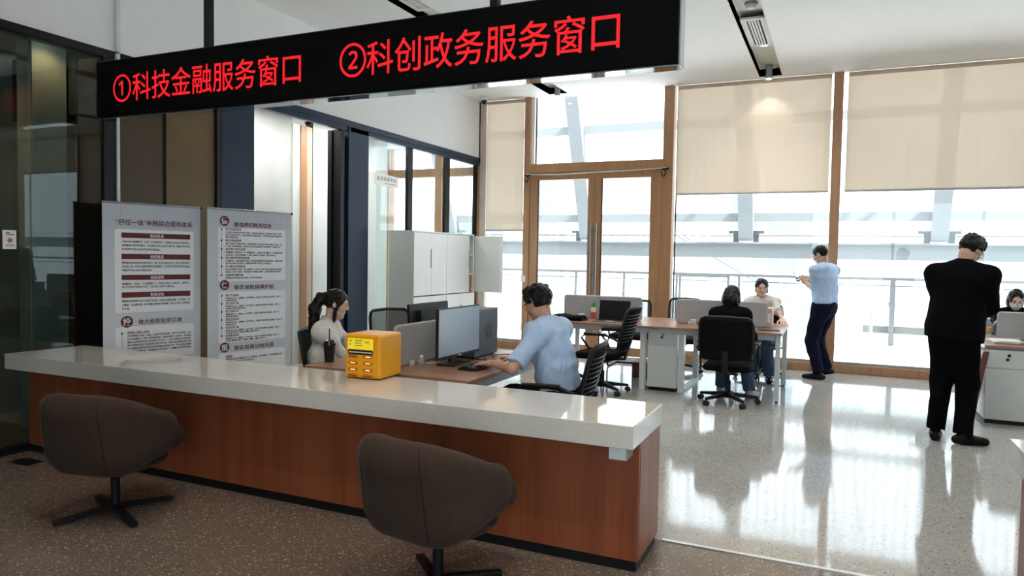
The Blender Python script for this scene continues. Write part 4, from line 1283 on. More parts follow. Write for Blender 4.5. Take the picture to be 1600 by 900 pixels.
def lounge_chair(loc, rot, label):
    t = thing('tub_chair', label, 'chair', loc, rot, 'brown swivel tub chairs at the counter')
    s = SDF()
    rx, ry = 0.325, 0.29
    tl = math.radians(-9); Rt = np.array([[math.cos(tl), 0, math.sin(tl)], [0, 1, 0], [-math.sin(tl), 0, math.cos(tl)]])
    s.box((-0.015, 0, 0.545), (0.305, 0.288, 0.285), R=Rt, r=0.19, k=0.02)
    s.plane((-0.31, 0, 0.755), (0.40, 0, 1), 0.07)
    s.plane((0.25, 0, 0.5), (1, 0, 0.10), 0.10)
    s.ell((0.035, 0, 0.68), (rx - 0.07, ry - 0.062, 0.34), k=0.05, op='s')
    s.plane((0, 0, 0.265), (0, 0, -1), 0.03)
    sobj('tub_shell', s.mesh(0.008), 'chair_cloth', t)
    c = SDF().box((0.11, 0, 0.385), (0.25, 0.215, 0.07), r=0.065, k=0.02)
    sobj('seat_cushion', c.mesh(0.008), 'chair_cloth', t)
    u = SDF().ell((0.05, 0, 0.29), (0.27, 0.225, 0.05), k=0.01)
    sobj('seat_pan', u.mesh(0.008), 'chair_cloth', t)
    bx_ = s.ops[0]
    for sg_ in (-1, 1):          # stitched seams running down the two rear corners
        pts = []
        for k in range(13):
            z = 0.72 - k * 0.034
            a = math.radians(206 if sg_ < 0 else 154) - 0.12 * sg_ * k / 12
            lo_, hi_ = 0.05, 0.6
            for _ in range(24):
                q = (lo_ + hi_) / 2
                if SDF.dist(bx_, np.array(q * math.cos(a)), np.array(q * math.sin(a)), np.array(z)) < 0:
                    lo_ = q
                else:
                    hi_ = q
            pts.append((hi_ * math.cos(a), hi_ * math.sin(a), z))
        obj('seam', MB().tube(pts, 0.0022, 6), 'black', t, smooth=True)
    obj('column', MB().cyl((0, 0, 0.03), (0, 0, 0.26), 0.024, n=18), 'black_metal', t, smooth='auto')
    for k in range(4):
        a = math.radians(45 + 90 * k + 12)
        obj('foot_bar', MB().obox((0.01 * math.cos(a), 0.01 * math.sin(a), 0.04), (0.31 * math.cos(a), 0.31 * math.sin(a), 0.016), 0.04, 0.024), 'black_metal', t, bevel=0.004)
    obj('swivel_plate', MB().box(-0.1, 0.1, -0.1, 0.1, 0.235, 0.255), 'black_metal', t)
    return t


lounge_chair((-3.70, 2.74, 0), math.radians(103), 'brown tub chair in deep shade near the lobby glass end of the counter')
lounge_chair((-1.60, 2.77, 0), math.radians(80), 'brown tub chair in the light near the open end of the counter')

# ================================================================== office chairs


def office_chair(loc, rot, label, back='mesh', arms=True, top=0.95, width=0.46, tilt=12, seat=0.46, sled=False, grp='black office chairs'):
    """front faces local +y"""
    t = thing('office_chair', label, 'chair', loc, rot, grp)
    sc = SDF().box((0, 0.02, seat - 0.035), (0.235, 0.225, 0.04), r=0.035, k=0.01)
    sobj('seat', sc.mesh(0.012), 'mesh_black', t)
    ta = math.radians(tilt)

    def bp(x, h, d=0.0):      # a point on the back: height h above the seat
        return (x, -0.22 - math.sin(ta) * h - d - 0.04 * (1 - (x / (width / 2)) ** 2), seat + math.cos(ta) * h)
    Hh = (top - seat) / math.cos(ta); w = width / 2
    rim = [bp(x, h) for x, h in ((-w * 0.86, 0.06), (-w, 0.16), (-w, Hh - 0.07), (-w * 0.93, Hh - 0.02), (-w * 0.8, Hh), (0, Hh + 0.008), (w * 0.8, Hh), (w * 0.93, Hh - 0.02), (w, Hh - 0.07), (w, 0.16), (w * 0.86, 0.06), (0, 0.04), (-w * 0.86, 0.06))]
    obj('back_frame', MB().tube(rim, 0.016, 8), 'black', t, smooth=True)
    g = MB(); nx, nz = 8, 14
    for sd_ in (0, 1):
        for i in range(nx + 1):
            for j in range(nz + 1):
                x = -w + 2 * w * i / nx; h = 0.06 + (Hh - 0.07) * j / nz
                g.v.append(bp(x * 0.97, h, (-0.012 if back == 'pad' else -0.003) if sd_ else (0.016 if back == 'pad' else 0.003)))
    N = (nx + 1) * (nz + 1)
    for sd_ in (0, 1):
        for i in range(nx):
            for j in range(nz):
                q = sd_ * N + i * (nz + 1) + j
                f = (q, q + nz + 1, q + nz + 2, q + 1)
                g.f.append(f if sd_ else f[::-1])
    edge = [i * (nz + 1) for i in range(nx + 1)] + [nx * (nz + 1) + j for j in range(1, nz + 1)] + [i * (nz + 1) + nz for i in range(nx - 1, -1, -1)] + [j for j in range(nz - 1, 0, -1)]
    for a_, b_ in zip(edge, edge[1:] + edge[:1]):
        g.f.append((a_, b_, b_ + N, a_ + N))
    obj('back_pad' if back == 'pad' else 'back_mesh', g, 'net' if back == 'net' else 'mesh_black', t, smooth=True)
    if back == 'mesh':
        for k in range(9):
            h = 0.14 + k * (Hh - 0.22) / 8
            pts = [bp(w * f_, h, 0.012) for f_ in (-0.9, -0.45, 0, 0.45, 0.9)]
            obj('back_slat', MB().tube(pts, 0.005, 6), mat('slat grey', (0.05, 0.055, 0.06), 0.4), t, smooth=True)
    obj('back_bracket', MB().obox((0, -0.05, seat - 0.09), (0, -0.26, seat - 0.07), 0.07, 0.02).obox((0, -0.26, seat - 0.08), bp(0, 0.16, 0.03), 0.06, 0.02, up=(0, 1, 0)), 'black', t)
    if arms:
        for sx in (-1, 1):
            x = sx * 0.285
            pts = [(sx * 0.2, 0.0, seat - 0.075), (x, 0.0, seat - 0.06), (x + sx * 0.01, 0.04, seat + 0.05), (x, 0.14, seat + 0.17), (x, 0.10, seat + 0.205), (x, -0.05, seat + 0.21), (x, -0.15, seat + 0.205), (x, -0.24, seat + 0.17), (sx * w, -0.27, seat + 0.14)]
            ar = obj('armrest', MB().tube(pts, 0.013, 8), 'black', t, smooth=True)
            obj('arm_pad', MB().box(x - 0.025, x + 0.025, -0.14, 0.11, seat + 0.205, seat + 0.228), 'black', ar, bevel=0.008)
    if sled:
        for sx in (-1, 1):
            x = sx * 0.24
            obj('sled_leg', MB().tube([(x, -0.2, seat - 0.07), (x, 0.2, seat - 0.07), (x, 0.235, seat - 0.11), (x, 0.235, 0.05), (x, 0.2, 0.012), (x, -0.24, 0.012)], 0.012, 8), 'black_metal', t, smooth=True)
        obj('sled_bar', MB().cyl((-0.24, -0.235, 0.012), (0.24, -0.235, 0.012), 0.012, n=8), 'black_metal', t)
        return t
    obj('mechanism', MB().box(-0.09, 0.09, -0.11, 0.11, seat - 0.115, seat - 0.07), 'black', t, bevel=0.01)
    obj('gas_lift', MB().cyl((0, 0, 0.06), (0, 0, 0.24), 0.03, n=16).cyl((0, 0, 0.24), (0, 0, seat - 0.1), 0.018, n=16), 'black_metal', t, smooth='auto')
    for k in range(5):
        a = math.radians(90 + 72 * k)
        ca, sa = math.cos(a), math.sin(a)
        lg = obj('base_leg', MB().add([(0.02 * ca - 0.03 * sa, 0.02 * sa + 0.03 * ca, 0.075), (0.02 * ca + 0.03 * sa, 0.02 * sa - 0.03 * ca, 0.075), (0.31 * ca + 0.016 * sa, 0.31 * sa - 0.016 * ca, 0.062), (0.31 * ca - 0.016 * sa, 0.31 * sa + 0.016 * ca, 0.062),
                                        (0.02 * ca - 0.03 * sa, 0.02 * sa + 0.03 * ca, 0.125), (0.02 * ca + 0.03 * sa, 0.02 * sa - 0.03 * ca, 0.125), (0.31 * ca + 0.016 * sa, 0.31 * sa - 0.016 * ca, 0.085), (0.31 * ca - 0.016 * sa, 0.31 * sa + 0.016 * ca, 0.085)],
                                       [(0, 3, 2, 1), (4, 5, 6, 7), (0, 1, 5, 4), (1, 2, 6, 5), (2, 3, 7, 6), (3, 0, 4, 7)]), 'black', t, bevel=0.004)
        cx, cyy = 0.305 * ca, 0.305 * sa
        cs = MB()
        for d in (-0.014, 0.014):
            cs.cyl((cx - sa * (d - 0.009), cyy + ca * (d - 0.009), 0.0285), (cx - sa * (d + 0.009), cyy + ca * (d + 0.009), 0.0285), 0.0285, n=14)
        cs.box(cx - 0.008, cx + 0.008, cyy - 0.008, cyy + 0.008, 0.03, 0.07)
        obj('caster', cs, 'rubber', lg, smooth='auto')
    return t


# ================================================================== desks


def desk_top(x0, x1, y0, y1, z, label, legs, beam=True, grp='walnut office desks', mid=()):
    t = thing('office_desk', label, 'desk', ((x0 + x1) / 2, (y0 + y1) / 2, 0), 0, grp)
    cx, cy = (x0 + x1) / 2, (y0 + y1) / 2
    obj('tabletop', MB().box(x0 - cx, x1 - cx, y0 - cy, y1 - cy, z - 0.026, z), 'desk_wood', t, bevel=0.002)
    for x, y in legs:
        lg = obj('leg', MB().box(x - cx - 0.025, x - cx + 0.025, y - cy - 0.025, y - cy + 0.025, 0.015, z - 0.026), 'desk_leg', t, bevel=0.003)
        obj('foot', MB().cyl((x - cx, y - cy, 0), (x - cx, y - cy, 0.015), 0.018, n=12), 'rubber', lg)
    if beam:
        for y in (y0 + 0.06, y1 - 0.09):
            obj('beam', MB().box(x0 - cx + 0.06, x1 - cx - 0.06, y - cy, y - cy + 0.03, z - 0.085, z - 0.0265), 'desk_leg', t)
        for x in (x0 + 0.035, x1 - 0.065):
            obj('end_beam', MB().box(x - cx, x - cx + 0.03, y0 - cy + 0.1, y1 - cy - 0.1, z - 0.085, z - 0.0265), 'desk_leg', t)
    for x in mid:      # closed steel loop leg between two desks
        mb = MB().box(x - cx - 0.03, x - cx + 0.03, y0 - cy + 0.12, y0 - cy + 0.20, 0.03, z - 0.0265).box(x - cx - 0.03, x - cx + 0.03, y1 - cy - 0.20, y1 - cy - 0.12, 0.03, z - 0.0265)
        mb.box(x - cx - 0.03, x - cx + 0.03, y0 - cy + 0.12, y1 - cy - 0.12, 0.0, 0.03)
        obj('loop_leg', mb, 'cab_white', t)
    return t


def divider(x0, x1, y, z, label, along='x', h=0.265, grp='grey felt desk dividers'):
    L = x1 - x0
    if along == 'x':
        t = thing('desk_divider', label, 'divider', (x0 + L / 2, y, z), 0, grp)
    else:
        t = thing('desk_divider', label, 'divider', (y, x0 + L / 2, z), PI / 2, grp)
    obj('felt_panel', MB().prism(rrect(L, h, 0.025), (-L / 2, 0.012, 0.012), (1, 0, 0), (0, 0, 1), (0, -1, 0), 0.024), 'screen_cloth', t, bevel=0.003, angle=60)
    ed = rrect(L, h, 0.025)
    obj('edge_piping', MB().tube([(-L / 2 + x, 0.0, 0.012 + zz) for x, zz in ed + ed[:1]], 0.0125, 6, False), mat('felt edge', (0.42, 0.42, 0.41), 0.8), t, smooth=True)
    for x in (-L * 0.34, L * 0.34):
        obj('clamp_foot', MB().box(x - 0.025, x + 0.025, -0.02, 0.02, 0.0, 0.03), 'white_plastic', t)
    return t


def pedestal(x0, x1, y0, y1, h, label):
    t = thing('drawer_pedestal', label, 'cabinet', ((x0 + x1) / 2, (y0 + y1) / 2, 0), 0, 'pale grey drawer pedestals')
    w, d = (x1 - x0) / 2, (y1 - y0) / 2
    obj('body', MB().box(-w, w, -d + 0.018, d, 0.04, h), 'cab_white', t)
    obj('plinth', MB().box(-w + 0.01, w - 0.01, -d + 0.03, d, 0, 0.04), 'black', t)
    dr_ = obj('drawer', MB().box(-w, w, -d, -d + 0.0175, h - 0.17, h), 'cab_grey', t, bevel=0.002)
    lk = MB().cyl((0.01, -d, h - 0.045), (0.01, -d - 0.012, h - 0.045), 0.013, n=14)
    lk.box(0.0, 0.012, -d - 0.022, -d - 0.012, h - 0.06, h - 0.045).cyl((-0.004, -d - 0.016, h - 0.085), (-0.004, -d - 0.02, h - 0.085), 0.014, n=12)
    obj('lock_and_key', lk, 'black', dr_)
    obj('drawer', MB().box(-w, w, -d, -d + 0.0175, 0.045, h - 0.176), 'cab_grey', t, bevel=0.002)
    return t


# near desks behind the counter
DZ = 0.735
desk_top(-3.285, -2.02, 3.845, 5.28, DZ, 'near walnut desk between the two typing workers', [(-3.24, 3.9), (-2.065, 3.9), (-3.24, 5.23), (-2.065, 5.23)])
divider(4.03, 5.22, -2.68, DZ, 'grey felt divider between the woman with the ponytail and the man typing', along='y')


def monitor(loc, rot, label, w, h, zb, face='monitor_face', tilt=0):
    """screen faces local -y"""
    t = thing('monitor', label, 'monitor', loc, rot, 'monitors on the near desks')
    tl = math.radians(tilt)

    def P(x, d, z):
        return (x, d * math.cos(tl) + (z - zb) * math.sin(tl), zb + (z - zb) * math.cos(tl) - d * math.sin(tl))
    b = MB()
    b.add([P(x, d, z) for z in (zb, zb + h) for x, d in ((-w / 2, 0), (w / 2, 0), (w / 2, 0.022), (-w / 2, 0.022))], [(0, 3, 2, 1), (4, 5, 6, 7), (0, 1, 5, 4), (1, 2, 6, 5), (2, 3, 7, 6), (3, 0, 4, 7)])
    obj('housing', b, 'black', t, bevel=0.004)
    obj('panel', MB().add([P(x, -0.0012, z) for x, z in ((-w / 2 + 0.008, zb + 0.02), (w / 2 - 0.008, zb + 0.02), (w / 2 - 0.008, zb + h - 0.008), (-w / 2 + 0.008, zb + h - 0.008))] + [P(x, 0.001, z) for x, z in ((-w / 2 + 0.008, zb + 0.02), (w / 2 - 0.008, zb + 0.02), (w / 2 - 0.008, zb + h - 0.008), (-w / 2 + 0.008, zb + h - 0.008))],
                          [(0, 1, 2, 3), (7, 6, 5, 4), (0, 4, 5, 1), (1, 5, 6, 2), (2, 6, 7, 3), (3, 7, 4, 0)]), face, t)
    obj('back_bulge', MB().add([P(x, d, z) for z in (zb + 0.07, zb + h - 0.05) for x, d in ((-w * 0.36, 0.022), (w * 0.36, 0.022), (w * 0.3, 0.048), (-w * 0.3, 0.048))], [(0, 3, 2, 1), (4, 5, 6, 7), (0, 1, 5, 4), (1, 2, 6, 5), (2, 3, 7, 6), (3, 0, 4, 7)]), 'black', t, bevel=0.006)
    obj('stand', MB().box(-0.035, 0.035, 0.055, 0.075, 0.01, zb + h * 0.55), 'black', t, bevel=0.004)
    obj('stand_base', MB().box(-0.12, 0.12, -0.03, 0.12, 0.0, 0.012), 'black', t, bevel=0.004)
    obj('maker_mark', MB().add([P(x, -0.001, z) for x, z in ((-0.02, zb + 0.006), (0.02, zb + 0.006), (0.02, zb + 0.013), (-0.02, zb + 0.013))], [(0, 1, 2, 3)]), 'banner_white', t)
    return t


monitor((-2.385, 4.395, DZ), PI / 2, 'monitor with a pale blue screen in front of the man typing', 0.60, 0.345, 0.062)
monitor((-2.87, 4.79, DZ), -PI / 2, 'monitor seen from its black back above the felt divider', 0.58, 0.345, 0.05, tilt=-4)
tw = thing('computer_tower', 'blue grey computer tower with round vent on the desk', 'computer', (-2.505, 4.88, DZ))
obj('case', MB().box(-0.09, 0.09, -0.20, 0.19, 0.012, 0.362), 'tower', tw, bevel=0.004)
obj('foot', MB().box(-0.08, 0.08, -0.17, -0.13, 0, 0.012), 'rubber', tw)
obj('foot', MB().box(-0.08, 0.08, 0.12, 0.16, 0, 0.012), 'rubber', tw)
vt = obj('vent', MB().cyl((0.0895, 0.03, 0.20), (0.0915, 0.03, 0.20), 0.06, n=24), 'black', tw)
for k in range(8):
    z = 0.148 + k * 0.0145; hwid = math.sqrt(max(0.0001, 0.056 ** 2 - (z - 0.2) ** 2))
    obj('vent_bar', MB().box(0.0915, 0.093, 0.03 - hwid, 0.03 + hwid, z, z + 0.006), 'tower', vt)
kb = thing('keyboard', 'black keyboard under the hand of the man typing', 'keyboard', (-2.215, 4.40, DZ), PI / 2)
obj('case', MB().box(-0.22, 0.22, -0.068, 0.068, 0.0, 0.016), 'black', kb, bevel=0.004)
keys = MB()
for r_ in range(5):
    for c_ in range(18):
        x = -0.21 + c_ * 0.0235; y = -0.055 + r_ * 0.0225
        keys.box(x, x + 0.019, y, y + 0.018, 0.016, 0.022)
o = obj('keycaps', keys, 'black_gloss', kb); o['kind'] = 'stuff'
ms = thing('mouse', 'black computer mouse beyond the keyboard', 'mouse', (-2.10, 4.72, DZ), PI / 2)
sobj('mouse_body', SDF().ell((0, 0, 0.012), (0.031, 0.055, 0.024)).plane((0, 0, 0), (0, 0, -1)).mesh(0.004), 'black', ms)
obj('wheel', MB().cyl((-0.004, 0.03, 0.03), (0.004, 0.03, 0.03), 0.008, n=12), 'grey_metal', ms)
bt = thing('sanitizer_bottle', 'small white plastic bottle at the foot of the felt divider', 'bottle', (-2.60, 4.24, DZ))
obj('bottle_body', MB().lathe([(0.018, 0), (0.021, 0.004), (0.021, 0.038), (0.014, 0.05), (0.011, 0.053)], n=20), 'clear_plastic', bt, smooth='auto')
obj('cap', MB().lathe([(0.012, 0.053), (0.012, 0.066), (0.009, 0.07), (0.001, 0.071)], n=16), 'white_plastic', bt, smooth='auto')
for i, (pts, lab) in enumerate((([(-2.38, 4.62, 0.741), (-2.36, 4.72, 0.76), (-2.31, 4.66, 0.742), (-2.28, 4.72, 0.742), (-2.33, 4.80, 0.76), (-2.36, 4.92, 0.742), (-2.30, 5.02, 0.742), (-2.2, 4.95, 0.742)], 'tangled black cable beside the computer tower'),
                                ([(-2.42, 4.60, 0.741), (-2.30, 4.62, 0.75), (-2.22, 4.75, 0.742), (-2.16, 4.86, 0.742), (-2.12, 4.98, 0.742), (-2.30, 5.03, 0.742)], 'loose black cable running past the mouse'),
                                ([(-2.60, 4.30, 0.741), (-2.55, 4.36, 0.741), (-2.58, 4.45, 0.741), (-2.6, 4.6, 0.741)], 'thin pale cable from the small white bottle'))):
    # smooth the path a little
    P_ = [Vector(p) for p in pts]; Q = []
    for a_, b_, c_, d_ in zip([P_[0]] + P_[:-2], P_[:-1], P_[1:], P_[2:] + [P_[-1]]):
        for q in range(5):
            f_ = q / 5
            Q.append(0.5 * ((2 * b_) + (c_ - a_) * f_ + (2 * a_ - 5 * b_ + 4 * c_ - d_) * f_ ** 2 + (3 * b_ - a_ - 3 * c_ + d_) * f_ ** 3))
    Q.append(P_[-1]); o_ = P_[0]
    c = obj('cable', MB().tube([p - o_ for p in Q], 0.0035, 6), 'black' if i < 2 else 'white_plastic', loc=o_, smooth=True)
    tag(c, lab, 'cable')
pr_ = thing('document_tray', 'low black tray with papers at the far end of the near desk', 'tray', (-2.16, 5.12, DZ), 0)
obj('tray', MB().box(-0.11, 0.1, -0.06, 0.1, 0, 0.02), 'black', pr_, bevel=0.004)
obj('paper_sheet', MB().box(-0.1, 0.09, -0.05, 0.09, 0.02, 0.026), 'paper', pr_)

# middle desks
MZ = 0.742
desk_top(-3.2, -1.872, 7.94, 9.17, MZ, 'walnut desk carrying the open laptop and the black bag', [(-3.15, 8.0), (-3.15, 9.11)], mid=(-2.0,))
desk_top(-1.868, -0.5, 7.94, 9.17, MZ, 'walnut desk between the two women working face to face', [(-0.54, 8.0), (-0.54, 9.11)], mid=(-1.56,))
divider(-3.12, -2.14, 8.52, MZ, 'grey felt divider behind the open laptop')
divider(-1.71, -0.705, 8.52, MZ, 'grey felt divider in front of the woman in the white blouse')
pedestal(-1.935, -1.605, 8.05, 8.55, 0.70, 'pale grey drawer pedestal with a key under the middle desks')
lp = thing('laptop', 'open black laptop on the middle desk', 'laptop', (-2.42, 8.20, MZ))
obj('keyboard_deck', MB().box(-0.19, 0.19, -0.12, 0.12, 0, 0.016), 'alu', lp, bevel=0.003)
obj('key_area', MB().box(-0.165, 0.165, -0.02, 0.10, 0.016, 0.018), 'black', lp)
obj('lid', MB().add([(-0.19, 0.12, 0.012), (0.19, 0.12, 0.012), (0.19, 0.16, 0.245), (-0.19, 0.16, 0.245), (-0.19, 0.13, 0.012), (0.19, 0.13, 0.012), (0.19, 0.168, 0.245), (-0.19, 0.168, 0.245)], [(0, 1, 2, 3), (7, 6, 5, 4), (0, 4, 5, 1), (1, 5, 6, 2), (2, 6, 7, 3), (3, 7, 4, 0)]), 'black', lp, bevel=0.002)
obj('trackpad', MB().box(-0.05, 0.05, -0.105, -0.035, 0.016, 0.0172), 'grey_metal', lp)
bo = thing('drink_bottle', 'small drink bottle with a green cap and red label beside the laptop', 'bottle', (-2.665, 8.28, MZ))
obj('bottle_body', MB().lathe([(0.028, 0), (0.031, 0.004), (0.031, 0.14), (0.026, 0.155), (0.022, 0.16)], n=20), mat('pale juice', (0.75, 0.62, 0.5), 0.3), bo, smooth='auto')
obj('label', MB().lathe([(0.0315, 0.02), (0.0318, 0.022), (0.0318, 0.10), (0.0315, 0.102)], n=20), 'label_red', bo, smooth='auto')
obj('cap', MB().lathe([(0.023, 0.16), (0.026, 0.162), (0.026, 0.19), (0.02, 0.215), (0.002, 0.217)], n=20), 'green', bo, smooth='auto')
bg = thing('black_bag', 'flat black bag lying at the end of the middle desk', 'bag', (-2.94, 8.16, MZ))
sobj('bag_body', SDF().box((0, 0, 0.03), (0.2, 0.12, 0.03), r=0.028).box((-0.08, 0.02, 0.045), (0.10, 0.08, 0.022), r=0.02, k=0.03).noise(0.004, 30, 3).plane((0, 0, 0.001), (0, 0, -1)).mesh(0.010), 'mesh_black', bg)
obj('strap', MB().tube([(0.17, -0.05, 0.05), (0.22, -0.10, 0.02), (0.24, 0.0, 0.012), (0.2, 0.08, 0.035)], 0.008, 6), 'black', bg, smooth=True)
for i, (x, lab) in enumerate(((-2.86, 'small white socket cube at the felt divider behind the bag'), (-1.50, 'small white socket cube left of the woman in the dark jacket'), (-0.86, 'small white socket cube right of the woman in the dark jacket'))):
    sc_ = thing('socket_cube', lab, 'socket', (x, 8.42, MZ), 0, 'white socket cubes on the middle desks')
    obj('cube', MB().box(-0.032, 0.032, -0.032, 0.032, 0, 0.062), 'white_plastic', sc_, bevel=0.005)
    obj('socket_face', MB().box(-0.022, 0.022, -0.034, -0.032, 0.016, 0.046), 'cab_grey', sc_)
pb = thing('notebook', 'dark notebook lying at the corner of the women\'s desk', 'notebook', (-0.66, 8.22, MZ), 0.2)
obj('cover', MB().box(-0.11, 0.11, -0.075, 0.075, 0, 0.012), mat('dark blue cover', (0.03, 0.035, 0.06), 0.5), pb, bevel=0.002)
obj('page_block', MB().box(-0.105, 0.107, -0.071, 0.071, 0.003, 0.0095), 'paper', pb)
pk = thing('pink_folder', 'pink upright folder standing by the hand of the woman in white', 'folder', (-0.70, 8.66, MZ))
obj('cover', MB().box(-0.05, 0.05, -0.1, 0.1, 0, 0.22), 'pink', pk, bevel=0.003)
obj('spine_label', MB().box(-0.03, 0.03, -0.102, -0.1, 0.06, 0.16), 'paper', pk)
bx = thing('carton', 'small brown carton on the floor beside the drawer pedestal', 'box', (-2.17, 8.95, 0))
obj('box_body', MB().box(-0.15, 0.13, -0.12, 0.12, 0, 0.19), 'carton', bx, bevel=0.003)
obj('tape', MB().box(-0.151, 0.131, -0.02, 0.02, 0.1895, 0.191), mat('tape', (0.4, 0.25, 0.15), 0.3), bx)

# right hand desk
desk_top(1.29, 2.75, 7.96, 9.2, MZ, 'walnut desk of the masked woman, beside the man in the black suit', [(1.34, 9.14), (2.7, 8.02), (2.7, 9.14)])
pedestal(1.31, 1.645, 7.965, 8.5, 0.70, 'pale grey drawer pedestal with a key beside the leaning board')
divider(1.49, 2.5, 8.55, MZ, 'grey felt divider in front of the masked woman')
bdw = thing('leaning_board', 'dark cherry wood board leaning against the end of the right desk', 'board', (1.15, 7.86, 0))
obj('plank', MB().add([(-0.045, -0.09, 0), (0.04, -0.09, 0), (0.04, 0.30, 0), (-0.045, 0.30, 0), (0.10, -0.09, 0.70), (0.15, -0.09, 0.70), (0.15, 0.30, 0.70), (0.10, 0.30, 0.70)], [(0, 3, 2, 1), (4, 5, 6, 7), (0, 1, 5, 4), (1, 2, 6, 5), (2, 3, 7, 6), (3, 0, 4, 7)]), 'red_wood', bdw, bevel=0.003)
ps = thing('paper_stack', 'loose stack of papers on the right desk', 'papers', (1.50, 8.30, MZ), 0.15)
for k in range(5):
    a_ = rnd.uniform(-0.2, 0.2); c_, s_ = math.cos(a_), math.sin(a_)
    q = [(x * c_ - y * s_, x * s_ + y * c_) for x, y in ((-0.105, -0.148), (0.105, -0.148), (0.105, 0.148), (-0.105, 0.148))]
    obj('paper_sheet', MB().prism(q, (rnd.uniform(-0.02, 0.02), rnd.uniform(-0.02, 0.02), k * 0.0062), (1, 0, 0), (0, 1, 0), (0, 0, 1), 0.005), 'paper', ps)
wb = thing('water_bottle', 'clear water bottle in a crumpled bag beside the papers', 'bottle', (1.42, 8.62, MZ))
obj('bottle_body', MB().lathe([(0.03, 0), (0.034, 0.006), (0.034, 0.06), (0.031, 0.07), (0.034, 0.08), (0.034, 0.15), (0.014, 0.19), (0.013, 0.2)], n=20), 'clear_plastic', wb, smooth='auto')
obj('label', MB().lathe([(0.0345, 0.07), (0.035, 0.072), (0.035, 0.12), (0.0345, 0.122)], n=20), mat('gold label', (0.5, 0.33, 0.1), 0.4), wb, smooth='auto')
obj('cap', MB().lathe([(0.015, 0.2), (0.015, 0.216), (0.002, 0.218)], n=14), 'white_plastic', wb, smooth='auto')
cb = sobj('plastic_bag', SDF().ell((0, 0, 0.11), (0.085, 0.06, 0.11)).ell((0.03, 0, 0.2), (0.06, 0.04, 0.06), k=0.03).noise(0.016, 34, 5).plane((0, 0, 0.002), (0, 0, -1)).mesh(0.009), mat('dark blue film', (0.05, 0.07, 0.11), 0.2), loc=(1.57, 8.70, MZ))
tag(cb, 'crumpled dark blue plastic bag next to the water bottle', 'bag')
pf = thing('picture_card', 'small red standing card at the right desk divider', 'card', (1.78, 8.42, MZ))
obj('card', MB().add([(-0.05, 0.0, 0), (0.05, 0.0, 0), (0.05, 0.03, 0.16), (-0.05, 0.03, 0.16), (-0.05, 0.004, 0), (0.05, 0.004, 0), (0.05, 0.034, 0.16), (-0.05, 0.034, 0.16)], [(0, 1, 2, 3), (7, 6, 5, 4), (0, 4, 5, 1), (1, 5, 6, 2), (2, 6, 7, 3), (3, 7, 4, 0)]), mat('red brown card', (0.3, 0.08, 0.05), 0.5), pf)
obj('prop', MB().box(-0.02, 0.02, 0.03, 0.06, 0, 0.05), 'paper', pf)

# chairs
office_chair((-1.75, 4.50, 0), PI / 2 + 0.12, 'black ribbed mesh chair under the man typing', 'mesh', True, 0.93, 0.46, 14)
office_chair((-3.45, 4.52, 0), -PI / 2 + 0.42, 'black chair under the woman with the ponytail', 'pad', False, 0.90, 0.46, 10)
office_chair((-3.74, 5.82, 0), math.radians(-112), 'empty black mesh chair standing between the navy panel and the near desk', 'net', True, 0.95, 0.46, 8)
office_chair((-2.36, 7.68, 0), PI / 2 - 0.05, 'empty black swivel chair turned sideways before the laptop desk', 'mesh', True, 0.96, 0.46, 16)
office_chair((-2.6, 9.72, 0), PI, 'black sled base chair on the far side of the laptop desk', 'net', True, 0.90, 0.46, 8, sled=True)
office_chair((-1.88, 9.66, 0), PI, 'empty black chair behind the gap between the felt dividers', 'net', False, 0.95, 0.44, 6)
office_chair((-1.0, 7.72, 0), 0.0, 'black padded chair under the woman in the dark jacket', 'pad', True, 0.915, 0.52, 6, seat=0.43)
office_chair((-0.86, 9.66, 0), PI, 'black chair under the woman in the white blouse', 'pad', True, 0.92, 0.46, 8)
office_chair((1.80, 9.72, 0), PI, 'black chair under the masked woman', 'pad', True, 0.92, 0.46, 8)

# ================================================================== filing cabinets


